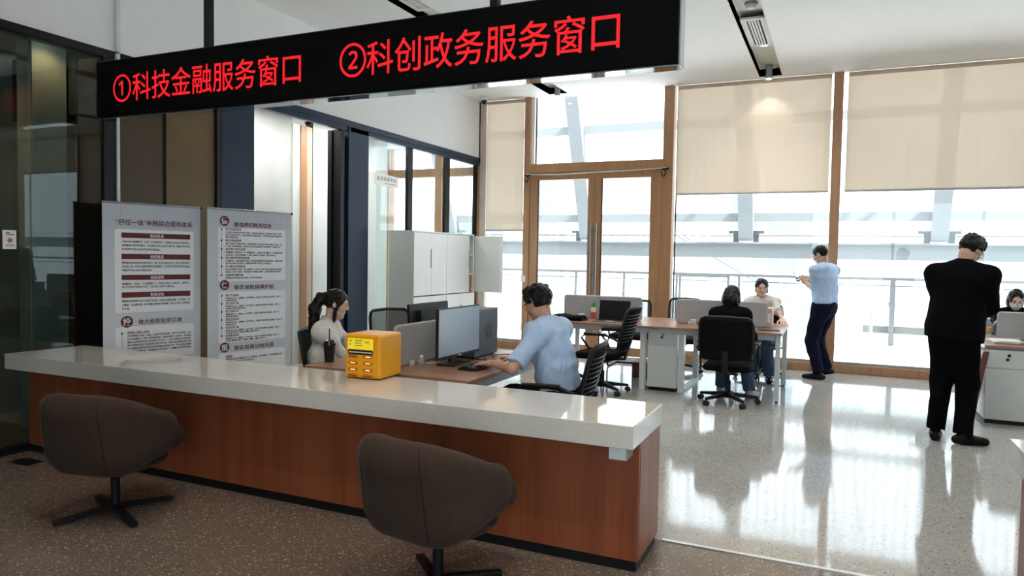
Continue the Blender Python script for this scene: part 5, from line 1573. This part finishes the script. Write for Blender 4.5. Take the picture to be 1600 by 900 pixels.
def cabinet(y0, y1, label, split, openY=None):
    t = thing('filing_cabinet', label, 'cabinet', (-5.2, (y0 + y1) / 2, 0), 0, 'white filing cabinets along the glass partition')
    d = 0.195; L = (y1 - y0) / 2; c = (y0 + y1) / 2
    mb = MB().box(-d, d - 0.018, -L, -L + 0.018, 0.0, 1.815).box(-d, d - 0.018, L - 0.018, L, 0.0, 1.815)
    mb.box(-d, -d + 0.015, -L + 0.018, L - 0.018, 0, 1.815).box(-d + 0.015, d - 0.018, -L + 0.018, L - 0.018, 1.797, 1.815).box(-d + 0.015, d - 0.018, -L + 0.018, L - 0.018, 0, 0.06)
    obj('carcass', mb, 'cab_grey', t)
    for z in (0.93, 1.22, 1.50):
        obj('shelf', MB().box(-d + 0.016, d - 0.03, -L + 0.019, L - 0.019, z - 0.01, z + 0.01), 'cab_white', t)
    s = split - c
    dd = obj('door', MB().box(d - 0.017, d, -L + 0.002, s - 0.002, 0.955, 1.79), 'cab_white', t, bevel=0.002)
    obj('handle', MB().box(d, d + 0.012, s - 0.02, s - 0.008, 1.32, 1.58), 'grey_metal', dd)
    if openY is None:
        obj('door', MB().box(d - 0.017, d, s + 0.002, L - 0.002, 0.955, 1.79), 'cab_white', t, bevel=0.002)
    else:
        dd = obj('door', MB().box(d, d + 0.47, L - 0.018, L - 0.002, 0.955, 1.79), 'cab_grey', t, bevel=0.002)
        obj('door_stile', MB().box(d + 0.42, d + 0.47, L - 0.022, L - 0.018, 0.96, 1.785), 'cab_white', dd)
    for a, b in ((-L, 0.0), (0.0, L)):
        lo = obj('lower_door', MB().box(d - 0.017, d, a + 0.002, b - 0.002, 0.065, 0.94), 'cab_white', t, bevel=0.002)
        obj('handle', MB().box(d, d + 0.012, (b if a < 0 else a + 0.04) - 0.03, (b if a < 0 else a + 0.04) - 0.018, 0.55, 0.78), 'grey_metal', lo)
    return t


cabinet(7.945, 8.80, 'white filing cabinet nearest the navy panel, doors shut', 8.385)
cabinet(8.805, 9.665, 'white filing cabinet with one door swung open', 9.49, 9.6)
bi = thing('binder', 'orange brown binder inside the open filing cabinet', 'binder', (-5.18, 9.60, 0.94))
obj('cover', MB().box(-0.12, 0.15, -0.03, 0.03, 0, 0.27), mat('orange brown', (0.42, 0.13, 0.06), 0.6), bi, bevel=0.002)
obj('spine_ring', MB().cyl((0.15, 0, 0.06), (0.153, 0, 0.06), 0.012, n=14), 'steel', bi)


# ================================================================== people
def nrm(v):
    v = np.array(v, float); return v / (np.linalg.norm(v) + 1e-12)


def ik(a, c, l1, l2, pole):
    """middle joint of a two-bone chain from a to c bending towards pole; c is pulled in when out of reach"""
    a, c, pole = np.array(a, float), np.array(c, float), np.array(pole, float)
    d = c - a; L = np.linalg.norm(d)
    if L > (l1 + l2) * 0.995:
        c = a + d / L * (l1 + l2) * 0.995; d = c - a; L = np.linalg.norm(d)
    u = d / L
    x = (l1 * l1 - l2 * l2 + L * L) / (2 * L); h = math.sqrt(max(0, l1 * l1 - x * x))
    p = nrm(pole - u * (pole @ u))
    return a + u * x + p * h, c


def frame(fwd, up):
    f = nrm(fwd); u = np.array(up, float); u = nrm(u - f * (u @ f)); r = np.cross(f, u)
    return np.stack([r, f, u], 1)          # columns right, forward, up


def hand_prims(s, wr, R, side, curl=0.5, grip=None):
    """R columns: across the palm (towards thumb side = +x*side), along the fingers, out of the back of the hand"""
    def P(x, y, z):
        return wr + R @ np.array([x * side, y, z])
    s.box(P(0, 0.045, 0), (0.038, 0.045, 0.013), R=R, r=0.012, k=0.012)
    s.cap(wr - R[:, 1] * 0.06, P(0, 0.02, 0), 0.024, 0.022, k=0.02)
    for i, (x, L) in enumerate(((0.029, 0.070), (0.010, 0.078), (-0.010, 0.072), (-0.029, 0.056))):
        p = P(x, 0.084, 0.0); a = 0.12
        for j, (fr, r) in enumerate(((0.45, 0.0088), (0.30, 0.0082), (0.25, 0.0074))):
            a += curl * (0.55, 0.75, 0.6)[j]
            q = p + R @ np.array([x * 0.25 * side * fr, math.cos(a) * L * fr * 1.05, -math.sin(a) * L * fr * 1.05])
            s.cap(p, q, r, r * 0.94, k=0.004); p = q
    p = P(0.030, 0.018, -0.004)
    for j, (dx, dy, dz, r) in enumerate(((0.024, 0.026, -0.008, 0.0125), (0.010, 0.028, -0.010 * (1 + curl), 0.010), (0.001, 0.022, -0.008 * (1 + curl), 0.0088))):
        q = p + R @ np.array([dx * side, dy, dz]); s.cap(p, q, r, r * 0.92, k=0.008); p = q


def head_prims(s, hc, H, sc=1.0):
    def P(x, y, z):
        return hc + H @ (np.array([x, y, z]) * sc)

    def E(c, r, k=0.02, op='u'):
        s.ell(P(*c), np.array(r) * sc, R=H, k=k * sc, op=op)
    E((0, -0.012, 0.028), (0.073, 0.092, 0.084))
    E((0, 0.022, -0.032), (0.057, 0.066, 0.076), 0.04)
    E((0, 0.060, -0.092), (0.024, 0.020, 0.017), 0.035)
    s.cap(P(-0.05, 0.012, -0.062), P(-0.012, 0.062, -0.094), 0.018 * sc, 0.014 * sc, k=0.03)
    s.cap(P(0.05, 0.012, -0.062), P(0.012, 0.062, -0.094), 0.018 * sc, 0.014 * sc, k=0.03)
    s.cap(P(-0.034, 0.078, 0.024), P(0.034, 0.078, 0.024), 0.009 * sc, k=0.02)
    for sd in (-1, 1):
        E((sd * 0.031, 0.097, 0.006), (0.016, 0.016, 0.011), 0.012, 's')
        E((sd * 0.031, 0.0745, 0.006), (0.0125, 0.0125, 0.0125), 0.003)
        E((sd * 0.036, 0.060, -0.026), (0.02, 0.02, 0.018), 0.025)
        E((sd * 0.076, -0.008, -0.002), (0.010, 0.021, 0.032), 0.006)
        E((sd * 0.084, -0.002, 0.0), (0.006, 0.012, 0.02), 0.004, 's')
        E((sd * 0.012, 0.092, -0.026), (0.008, 0.009, 0.006), 0.006)
    s.cap(P(0, 0.084, 0.018), P(0, 0.104, -0.020), 0.0075 * sc, 0.0105 * sc, k=0.014)
    E((0, 0.084, -0.052), (0.021, 0.011, 0.006), 0.006)
    E((0, 0.081, -0.062), (0.018, 0.011, 0.006), 0.006)


def face_details(par, hc, H, off, sc=1.0):
    def P(x, y, z):
        return Vector(hc + H @ (np.array([x, y, z]) * sc) - off)
    Rm = Matrix(H.tolist())
    for sd in (-1, 1):
        obj('eye', MB().ell(P(sd * 0.031, 0.0785, 0.006), (0.011 * sc, 0.0095 * sc, 0.0052 * sc), 10, 6, Rm), 'ink', par, smooth=True)
        obj('eyebrow', MB().tube([P(sd * 0.016, 0.089, 0.024), P(sd * 0.032, 0.087, 0.029), P(sd * 0.048, 0.077, 0.026)], [0.003 * sc, 0.0035 * sc, 0.002 * sc], 6), 'hair', par, smooth=True)
    obj('lips', MB().ell(P(0, 0.0885, -0.0565), (0.021 * sc, 0.0085 * sc, 0.0085 * sc), 12, 8, Rm), 'lips', par, smooth=True)


def person(name, label, pel, fwd, lean=0.0, side=0.0, sc=1.0, female=False, head=(0, -0.2, 0), hands=None, feet=None, kneepole=None, elbow=None,
           curl=(0.4, 0.4), palms=None, top='shirt', topmat='shirt_blue', botmat='navy_cloth', shoemat='shoe_black', hair='short', skin='skin', extras=(), twist=0.0, armswap=None):
    """pel: pelvis centre; fwd: heading angle; lean: trunk tilt forward; head: (yaw, pitch up, roll) relative to the heading"""
    pel = np.array(pel, float); up = np.array([0, 0, 1.0])
    f = np.array([math.cos(fwd), math.sin(fwd), 0]); r = np.array([f[1], -f[0], 0])
    tr = nrm(up * math.cos(lean) + f * math.sin(lean) + r * side)
    tf = nrm(f * math.cos(lean) - up * math.sin(lean))
    cr = r * math.cos(twist) + tf * math.sin(twist)       # shoulder line
    W = (0.165 if female else 0.200) * sc
    base = pel - tr * 0.0
    spine = pel + tr * 0.22 * sc; chest = pel + tr * 0.36 * sc; neckb = pel + tr * 0.495 * sc + tf * 0.012
    shl = pel + tr * 0.445 * sc - cr * W; shr = pel + tr * 0.445 * sc + cr * W
    hp = [pel - r * 0.085 * sc - up * 0.03, pel + r * 0.085 * sc - up * 0.03]
    yaw, pit, rol = head
    hf0 = f * math.cos(yaw) - r * math.sin(yaw)
    hf = nrm(hf0 * math.cos(pit) + up * math.sin(pit))
    hu = nrm(up * math.cos(pit) - hf0 * math.sin(pit) + np.cross(hf, up) * rol)
    H = frame(hf, hu)
    hs = 0.97 * sc if female else 1.0 * sc
    ndir = nrm(tr * 0.75 + hf0 * max(0.0, -pit) * 0.45 + up * 0.3)
    hc = neckb + ndir * 0.155 * sc + hf0 * 0.02
    U, Fo, T, Sh = 0.285 * sc, 0.25 * sc, 0.43 * sc, 0.42 * sc
    wr, el = [], []
    for i, (sh, tgt) in enumerate(((shl, hands[0]), (shr, hands[1]))):
        pole = elbow[i] if elbow else (-up * 1.0 - f * 0.5 + (r if i else -r) * 0.5)
        e, w = ik(sh, tgt, U, Fo, pole); el.append(e); wr.append(w)
    kn, an = [], []
    for i in (0, 1):
        kp = kneepole[i] if kneepole else (f + up * 0.4)
        k, a = ik(hp[i], feet[i][0], T, Sh, kp); kn.append(k); an.append(a)
    toes = [nrm([math.cos(ft[1]), math.sin(ft[1]), ft[2] if len(ft) > 2 else 0.0]) for ft in feet]
    off = np.array([pel[0], pel[1], 0.0])
    fem = 0.88 if female else 1.0

    # ---- skin body
    s = SDF()
    s.cap(pel - up * 0.0, spine, 0.135 * fem * sc, 0.118 * fem * sc, k=0.04, sq=(tf, 0.74))
    s.cap(spine, chest, 0.118 * fem * sc, 0.135 * fem * sc, k=0.05, sq=(tf, 0.72))
    s.cap(shl * 0.75 + shr * 0.25, shl * 0.25 + shr * 0.75, 0.062 * sc, k=0.05)
    s.cap(neckb - tr * 0.05, neckb + ndir * 0.03, 0.050 * fem * sc, 0.045 * fem * sc, k=0.04)
    for i in (0, 1):
        sh = (shl, shr)[i]
        s.ell(sh, (0.050 * fem * sc,) * 3, k=0.04)
        s.cap(neckb - tr * 0.03 * sc, sh, 0.045 * fem * sc, 0.044 * fem * sc, k=0.04)
        s.cap(sh, el[i], 0.045 * fem * sc, 0.036 * fem * sc, k=0.02)
        s.cap(el[i], wr[i], 0.036 * fem * sc, 0.024 * fem * sc, k=0.02)
        s.cap(hp[i], kn[i], 0.075 * sc, 0.052 * sc, k=0.03)
        s.cap(kn[i], an[i], 0.050 * sc, 0.034 * sc, k=0.02)
        s.cap(an[i], an[i] + toes[i] * 0.12 * sc - up * 0.045, 0.032 * sc, 0.026 * sc, k=0.02)
    parts = [s.mesh(0.010, off)]
    hd = SDF()
    hd.cap(neckb - tr * 0.02, hc - H[:, 2] * 0.06 - H[:, 1] * 0.02, 0.052 * fem * sc, 0.049 * fem * sc, k=0.02)
    head_prims(hd, hc, H, hs)
    parts.append(hd.mesh(0.0045, off))
    for i in (0, 1):
        ha = SDF()
        d = nrm(wr[i] - el[i])
        if palms and palms[i] is not None:
            R = frame(palms[i][0], palms[i][1])
        else:
            R = frame(d, up if abs(d[2]) < 0.9 else f)
        hand_prims(ha, wr[i], R, 1 if i == 0 else -1, curl[i])
        parts.append(ha.mesh(0.0042, off))
    body = sobj(name, join_raw([(p[0], p[1], p[2]) for p in parts]), skin, loc=off)
    tag(body, label, 'person', 'people in the office')

    # ---- trousers
    inf = 0.014
    t = SDF()
    t.cap(pel - up * 0.01, pel + tr * 0.10 * sc, 0.160 * fem * sc + 0.008, 0.145 * fem * sc + 0.008, k=0.03, sq=(tf, 0.80), flat=(0, 1))
    for i in (0, 1):
        t.cap(hp[i], kn[i], 0.101 * sc + inf * 0.4, 0.078 * sc + inf * 0.4, k=0.04)
        t.cap(kn[i], an[i] + up * 0.005, 0.078 * sc + inf * 0.4, 0.064 * sc + inf * 0.4, k=0.03, flat=(0, 1))
    t.noise(0.0045, 34, 11)
    sobj('trousers', t.mesh(0.009, off), botmat, body)
    for i in (0, 1):
        sh_ = SDF()
        a = an[i]; tt = toes[i]; th = nrm([tt[0], tt[1], 0]); dn = nrm(np.cross(np.cross(tt, up), tt)) * 1.0
        dn = -np.array(nrm(up - tt * (up @ tt)))
        heel = a - tt * 0.045 * sc + dn * 0.045 * sc; toe = a + tt * 0.165 * sc + dn * 0.055 * sc
        sh_.cap(heel, a + tt * 0.05 + dn * 0.04, 0.040 * sc, 0.044 * sc, k=0.02)
        sh_.cap(a + tt * 0.05 + dn * 0.045, toe, 0.044 * sc, 0.034 * sc, k=0.02)
        sh_.cap(a + up * 0.02, a + dn * 0.03, 0.040 * sc, 0.044 * sc, k=0.02)
        sh_.plane(a + dn * 0.082 * sc, dn, 0.01)
        so = sobj('shoe', sh_.mesh(0.006, off), shoemat, body)

    # ---- upper garment
    g = SDF()
    if top == 'jacket':
        hem = pel - tr * 0.10 * sc
        jw = 1.04 if female else 1.13
        g.cap(hem, pel + tr * 0.02, 0.188 * jw * sc, 0.178 * jw * sc, k=0.03, sq=(tf, 0.72), flat=(1, 0))
        g.cap(pel + tr * 0.02, spine, 0.178 * jw * sc, 0.162 * jw * sc, k=0.05, sq=(tf, 0.70))
        g.cap(spine, chest, 0.162 * jw * sc, 0.176 * jw * sc, k=0.05, sq=(tf, 0.68))
        g.cap(shl * 0.86 + shr * 0.14, shl * 0.14 + shr * 0.86, 0.070 * sc, k=0.05)
        g.cap(chest + tr * 0.06, neckb - tr * 0.012, 0.105 * sc, 0.074 * sc, k=0.05)
        g.cap(shl * 0.9 + shr * 0.1 - tr * 0.07 * sc, shl * 0.1 + shr * 0.9 - tr * 0.07 * sc, 0.092 * sc, k=0.06)
        g.cap(neckb - tr * 0.03, neckb + ndir * 0.022 * sc, 0.070 * fem * sc, 0.060 * fem * sc, k=0.03)
    else:
        hem = pel + tr * (0.035 if top != 'blouse' else 0.0)
        a_ = 0.012
        sw_ = 1.0 if female else 1.12
        g.cap(hem, spine, 0.152 * sw_ * fem * sc + a_, 0.142 * sw_ * fem * sc + a_, k=0.04, sq=(tf, 0.78), flat=(1, 0))
        g.cap(spine, chest, 0.142 * sw_ * fem * sc + a_, 0.154 * sw_ * fem * sc + a_, k=0.05, sq=(tf, 0.72))
        g.cap(shl * 0.84 + shr * 0.16, shl * 0.16 + shr * 0.84, 0.070 * sc, k=0.05)
        g.cap(chest + tr * 0.06, neckb - tr * 0.012, 0.092 * fem * sc, 0.060 * fem * sc, k=0.05)
    for i in (0, 1):
        sh = (shl, shr)[i]
        g.ell(sh, ((0.072 if top != 'jacket' else 0.058) * fem * sc,) * 3, k=0.04)
        g.cap(neckb - tr * 0.03 * sc, sh - tr * 0.004 * sc, 0.064 * fem * sc, 0.063 * fem * sc, k=0.05)
        if top in ('jacket', 'blouse'):
            x = 0.012 if top == 'jacket' else 0.006
            g.cap(sh - tr * 0.012, el[i], (0.056 if top == 'jacket' else 0.064) * fem * sc + x * 0.6, 0.052 * fem * sc + x, k=0.05)
            g.cap(el[i], el[i] + (wr[i] - el[i]) * (0.93 if top == 'jacket' else 0.80), 0.050 * fem * sc + x, 0.038 * fem * sc + x, k=0.02, flat=(0, 1))
        else:
            fr = 0.86
            g.cap(sh, sh + (el[i] - sh) * fr, 0.064 * fem * sc, 0.066 * fem * sc, k=0.04, flat=(0, 1))
    g.noise(0.009 if top != 'jacket' else 0.003, 30, 5)
    gar = sobj({'jacket': 'jacket', 'blouse': 'blouse'}.get(top, 'shirt'), g.mesh(0.008, off), topmat, body)
    # collar
    nd = nrm(ndir * 0.7 + tr * 0.5)
    c0 = neckb + nd * 0.012; Rc = frame(tf, nd)
    ring = []
    for k in range(21):
        a = math.radians(-158 + 316 * k / 20) - PI / 2
        ring.append(c0 + Rc @ np.array([math.cos(a) * 0.064 * fem * sc, math.sin(a) * 0.060 * fem * sc - 0.004, 0.006 - 0.010 * (k - 10) ** 2 / 100]))
    cb_ = MB(); n = len(ring)
    for p in ring:
        pv = p - off
        ctr = c0 - off
        outw = nrm(pv - ctr)
        for dr, dz in ((0.004, 0.026), (0.012, 0.024), (0.022, -0.016), (0.008, -0.018)):
            cb_.v.append(tuple(pv + outw * dr + nd * dz))
    for k in range(n - 1):
        for q in range(4):
            cb_.f.append((k * 4 + q, k * 4 + (q + 1) % 4, (k + 1) * 4 + (q + 1) % 4, (k + 1) * 4 + q))
    cb_.f += [(0, 1, 2, 3), tuple((n - 1) * 4 + q for q in (3, 2, 1, 0))]
    obj('collar', cb_, 'banner_white' if top == 'jacket' and 'white_collar' in extras else topmat, gar, smooth=True)

    # ---- hair
    def HP(x, y, z):
        return hc + H @ (np.array([x, y, z]) * hs)

    def HE(sd_, c, rr, k=0.015, op='u'):
        sd_.ell(HP(*c), np.array(rr) * hs, R=H, k=k, op=op)
    h = SDF()
    if hair in ('short', 'crop'):
        ex = 0.012 if hair == 'short' else 0.006
        HE(h, (0, -0.014, 0.034), (0.074 + ex, 0.094 + ex, 0.086 + ex))
        if hair == 'short':
            HE(h, (0, 0.03, 0.10), (0.055, 0.06, 0.028), 0.03)
        HE(h, (0, 0.095, -0.035), (0.105, 0.075, 0.098), 0.015, 's')
        h.plane(HP(0, -0.06, -0.045), H @ np.array([0, -0.10, -1.0]), 0.012)
        for sd in (-1, 1):
            HE(h, (sd * 0.085, 0.02, -0.035), (0.03, 0.045, 0.045), 0.01, 's')
        h.noise(0.0055 if hair == 'short' else 0.002, 95, 2)
    else:
        HE(h, (0, -0.014, 0.030), (0.084, 0.104, 0.094))
        if hair == 'bob':
            HE(h, (0, -0.02, 0.02), (0.098, 0.115, 0.10), 0.03); HE(h, (0, -0.035, -0.065), (0.110, 0.098, 0.105), 0.04)
        elif hair == 'tail':
            h.cap(HP(0, -0.105, 0.045), HP(0, -0.135, 0.020), 0.024, 0.030, k=0.015)
            h.cap(HP(0, -0.135, 0.020), HP(0, -0.155, -0.09), 0.034, 0.044, k=0.02)
            h.cap(HP(0, -0.155, -0.09), HP(0.01, -0.125, -0.27), 0.048, 0.034, k=0.02)
            for sd in (-1, 1):
                h.cap(HP(sd * 0.066, 0.002, 0.045), HP(sd * 0.068, 0.012, -0.085), 0.022, 0.015, k=0.025)
                h.cap(HP(sd * 0.068, 0.012, -0.085), HP(sd * 0.058, 0.035, -0.20), 0.015, 0.012, k=0.02)
        elif hair == 'low':
            h.cap(HP(0, -0.09, -0.02), HP(0.03, -0.09, -0.13), 0.028, 0.022, k=0.03)
            for sd in (-1, 1):
                h.cap(HP(sd * 0.074, 0.0, 0.02), HP(sd * 0.07, -0.04, -0.08), 0.012, 0.014, k=0.02)
        elif hair == 'long':
            HE(h, (0, -0.035, -0.06), (0.095, 0.075, 0.11), 0.04)
        HE(h, (0, 0.118, -0.022), (0.063, 0.078, 0.116), 0.02, 's')
        for sd in (-1, 1):
            if hair in ('tail', 'low'):
                HE(h, (sd * 0.092, -0.006, -0.012), (0.02, 0.024, 0.034), 0.008, 's')
        h.noise(0.004, 90, 4)
    sobj('hair', h.mesh(0.0055, off), 'hair', body)
    face_details(body, hc, H, off, hs)
    if 'glasses' in extras:
        gl = MB()
        for sd in (-1, 1):
            ring = [Vector(HP(sd * 0.033 + 0.024 * math.cos(a), 0.100 - 0.012 * abs(math.cos(a)) * (1 if sd * math.cos(a) > 0 else 0), 0.004 + 0.018 * math.sin(a)) - off) for a in [2 * PI * k / 16 for k in range(17)]]
            gl.tube(ring, 0.0016, 6, False)
            gl.tube([Vector(HP(sd * 0.057, 0.090, 0.008) - off), Vector(HP(sd * 0.080, 0.03, 0.010) - off), Vector(HP(sd * 0.082, -0.01, 0.002) - off)], 0.0016, 6)
        gl.tube([Vector(HP(-0.010, 0.102, 0.006) - off), Vector(HP(0.010, 0.102, 0.006) - off)], 0.0016, 6)
        obj('glasses', gl, 'black_metal', body, smooth=True)
    if 'mask' in extras:
        mk_ = SDF(); HE(mk_, (0, 0.052, -0.050), (0.060, 0.062, 0.048)); HE(mk_, (0, 0.030, -0.045), (0.056, 0.066, 0.06), 0.004, 's')
        sobj('face_mask', mk_.mesh(0.004, off), 'mask_blue', body)
    if 'belt' in extras:
        bl = SDF().cap(pel + tr * 0.075 * sc, pel + tr * 0.105 * sc, 0.142 * sc, 0.140 * sc, sq=(tf, 0.80), flat=(1, 1))
        sobj('belt', bl.mesh(0.007, off), 'shoe_black', body)
    return body, dict(hc=hc, H=H, wr=wr, el=el, shl=shl, shr=shr, neckb=neckb)


A3 = np.array
# seated man in pale blue, typing (faces -X)
person('person', 'seated man in pale blue shirt typing at the near desk', (-1.665, 4.50, 0.56), PI - 0.1, lean=0.22, sc=1.0, head=(-0.22, -0.45, 0), hands=((-2.08, 4.28, 0.785), (-2.07, 4.62, 0.785)),
       feet=((A3([-2.05, 4.35, 0.085]), PI), (A3([-2.05, 4.62, 0.085]), PI)), elbow=((0.3, -0.8, -0.6), (0.3, 0.8, -0.6)), curl=(0.35, 0.35), palms=(((-1, 0.12, -0.12), (0, 0, 1)), ((-1, -0.1, -0.1), (0, 0, 1))),
       hair='short', extras=('glasses',), topmat='shirt_blue')
# seated woman in profile (faces +X)
person('person', 'seated woman with black ponytail and cream blouse at the near desk', (-3.62, 4.42, 0.50), 0.42, lean=0.12, sc=0.95, female=True, head=(0.20, -0.26, 0), hands=((-3.27, 4.74, 0.775), (-3.20, 4.56, 0.775)),
       feet=((A3([-3.20, 4.72, 0.08]), 0.4), (A3([-3.14, 4.54, 0.08]), 0.4)), hair='tail', top='blouse', topmat='blouse', skin='skin_f', botmat='suit', curl=(0.4, 0.4))
# woman from behind in a dark jacket (faces +Y)
person('person', 'seated woman with dark bobbed hair and black jacket, her back turned', (-1.02, 7.80, 0.53), PI / 2, lean=0.20, sc=0.92, female=True, head=(0, -0.55, 0), hands=((-1.16, 8.14, 0.785), (-0.88, 8.14, 0.785)),
       feet=((A3([-1.15, 8.27, 0.08]), PI / 2 + 0.15), (A3([-0.82, 8.10, 0.08]), PI / 2 - 0.5)), hair='bob', top='jacket', topmat='suit', skin='skin_f', botmat='jeans', shoemat='shoe_grey')
# woman opposite in white (faces -Y)
person('person', 'seated woman in white blouse and blue jeans behind a grey felt divider', (-0.86, 9.58, 0.555), -PI / 2, lean=0.14, sc=0.95, female=True, head=(0.18, -0.20, 0), hands=((-0.56, 9.02, 0.785), (-1.0, 9.08, 0.785)),
       feet=((A3([-0.72, 9.30, 0.085]), -PI / 2 + 0.1), (A3([-0.92, 9.28, 0.085]), -PI / 2)), hair='low', top='shirt', topmat='blouse', skin='skin_f', botmat='jeans')
# masked woman behind the right desk (faces -Y)
person('person', 'seated dark haired woman wearing a face mask behind the right desk', (1.80, 9.62, 0.54), -PI / 2, lean=0.22, sc=0.93, female=True, head=(0.0, -0.45, 0), hands=((1.98, 9.05, 0.785), (1.62, 9.05, 0.785)),
       feet=((A3([1.92, 9.30, 0.08]), -PI / 2), (A3([1.68, 9.30, 0.08]), -PI / 2)), hair='long', top='jacket', topmat='suit', skin='skin_f', botmat='suit', extras=('mask',))
# standing man in pale blue looking at his phone (faces -X, back half turned to us)
bE, jE = person('person', 'standing man in pale blue shirt and navy trousers reading his phone by the window', (-0.13, 10.0, 0.935), math.radians(148), lean=0.03, sc=1.0, head=(0.15, -0.48, 0), hands=((-0.37, 10.12, 1.22), (-0.33, 10.27, 1.20)),
       feet=((A3([-0.17, 9.84, 0.085]), math.radians(175)), (A3([-0.08, 10.16, 0.11]), math.radians(165), -0.25)), kneepole=((-0.9, 0.3, 0.1), (-0.9, 0.4, 0)),
       elbow=((0.5, -0.4, -1), (0.3, 0.6, -1)), curl=(0.8, 0.8), palms=(((-0.55, 0.25, 0.75), (0.1, -1, 0.2)), ((-0.5, -0.3, 0.8), (0.2, 1, 0.2))), hair='crop', extras=('belt',))
# standing man in a black suit (back to us, head bowed to the right)
bF, jF = person('person', 'standing man in black suit with glasses, head bowed beside the right desk', (0.915, 7.02, 0.97), math.radians(66), lean=0.08, side=0.06, sc=1.02, head=(-0.45, -0.66, 0.05), hands=((1.00, 7.36, 1.06), (1.14, 7.30, 1.06)),
       feet=((A3([0.81, 7.02, 0.085]), math.radians(80)), (A3([1.0, 6.93, 0.085]), math.radians(15))), elbow=((-0.7, -0.5, -1.0), (0.35, -0.9, -1.0)), curl=(0.6, 0.6), hair='short', top='jacket', topmat='suit', botmat='suit', extras=('glasses', 'white_collar'))

# phones held by the standing men
ph = thing('mobile_phone', 'mobile phone held by the standing man in pale blue', 'phone', tuple(jE['wr'][0] + A3([-0.085, 0.055, 0.075])), math.radians(60))
obj('case', MB().add([(-0.038, 0.0, -0.07), (0.038, 0.0, -0.07), (0.038, 0.05, 0.06), (-0.038, 0.05, 0.06), (-0.038, 0.008, -0.073), (0.038, 0.008, -0.073), (0.038, 0.058, 0.057), (-0.038, 0.058, 0.057)], [(0, 1, 2, 3), (7, 6, 5, 4), (0, 4, 5, 1), (1, 5, 6, 2), (2, 6, 7, 3), (3, 7, 4, 0)]), 'alu', ph, bevel=0.002)
obj('camera_bump', MB().add([(-0.03, 0.056, 0.03), (-0.005, 0.056, 0.03), (-0.005, 0.064, 0.05), (-0.03, 0.064, 0.05), (-0.03, 0.050, 0.03), (-0.005, 0.050, 0.03), (-0.005, 0.058, 0.05), (-0.03, 0.058, 0.05)], [(0, 1, 2, 3), (7, 6, 5, 4), (0, 4, 5, 1), (1, 5, 6, 2), (2, 6, 7, 3), (3, 7, 4, 0)]), 'black', ph)
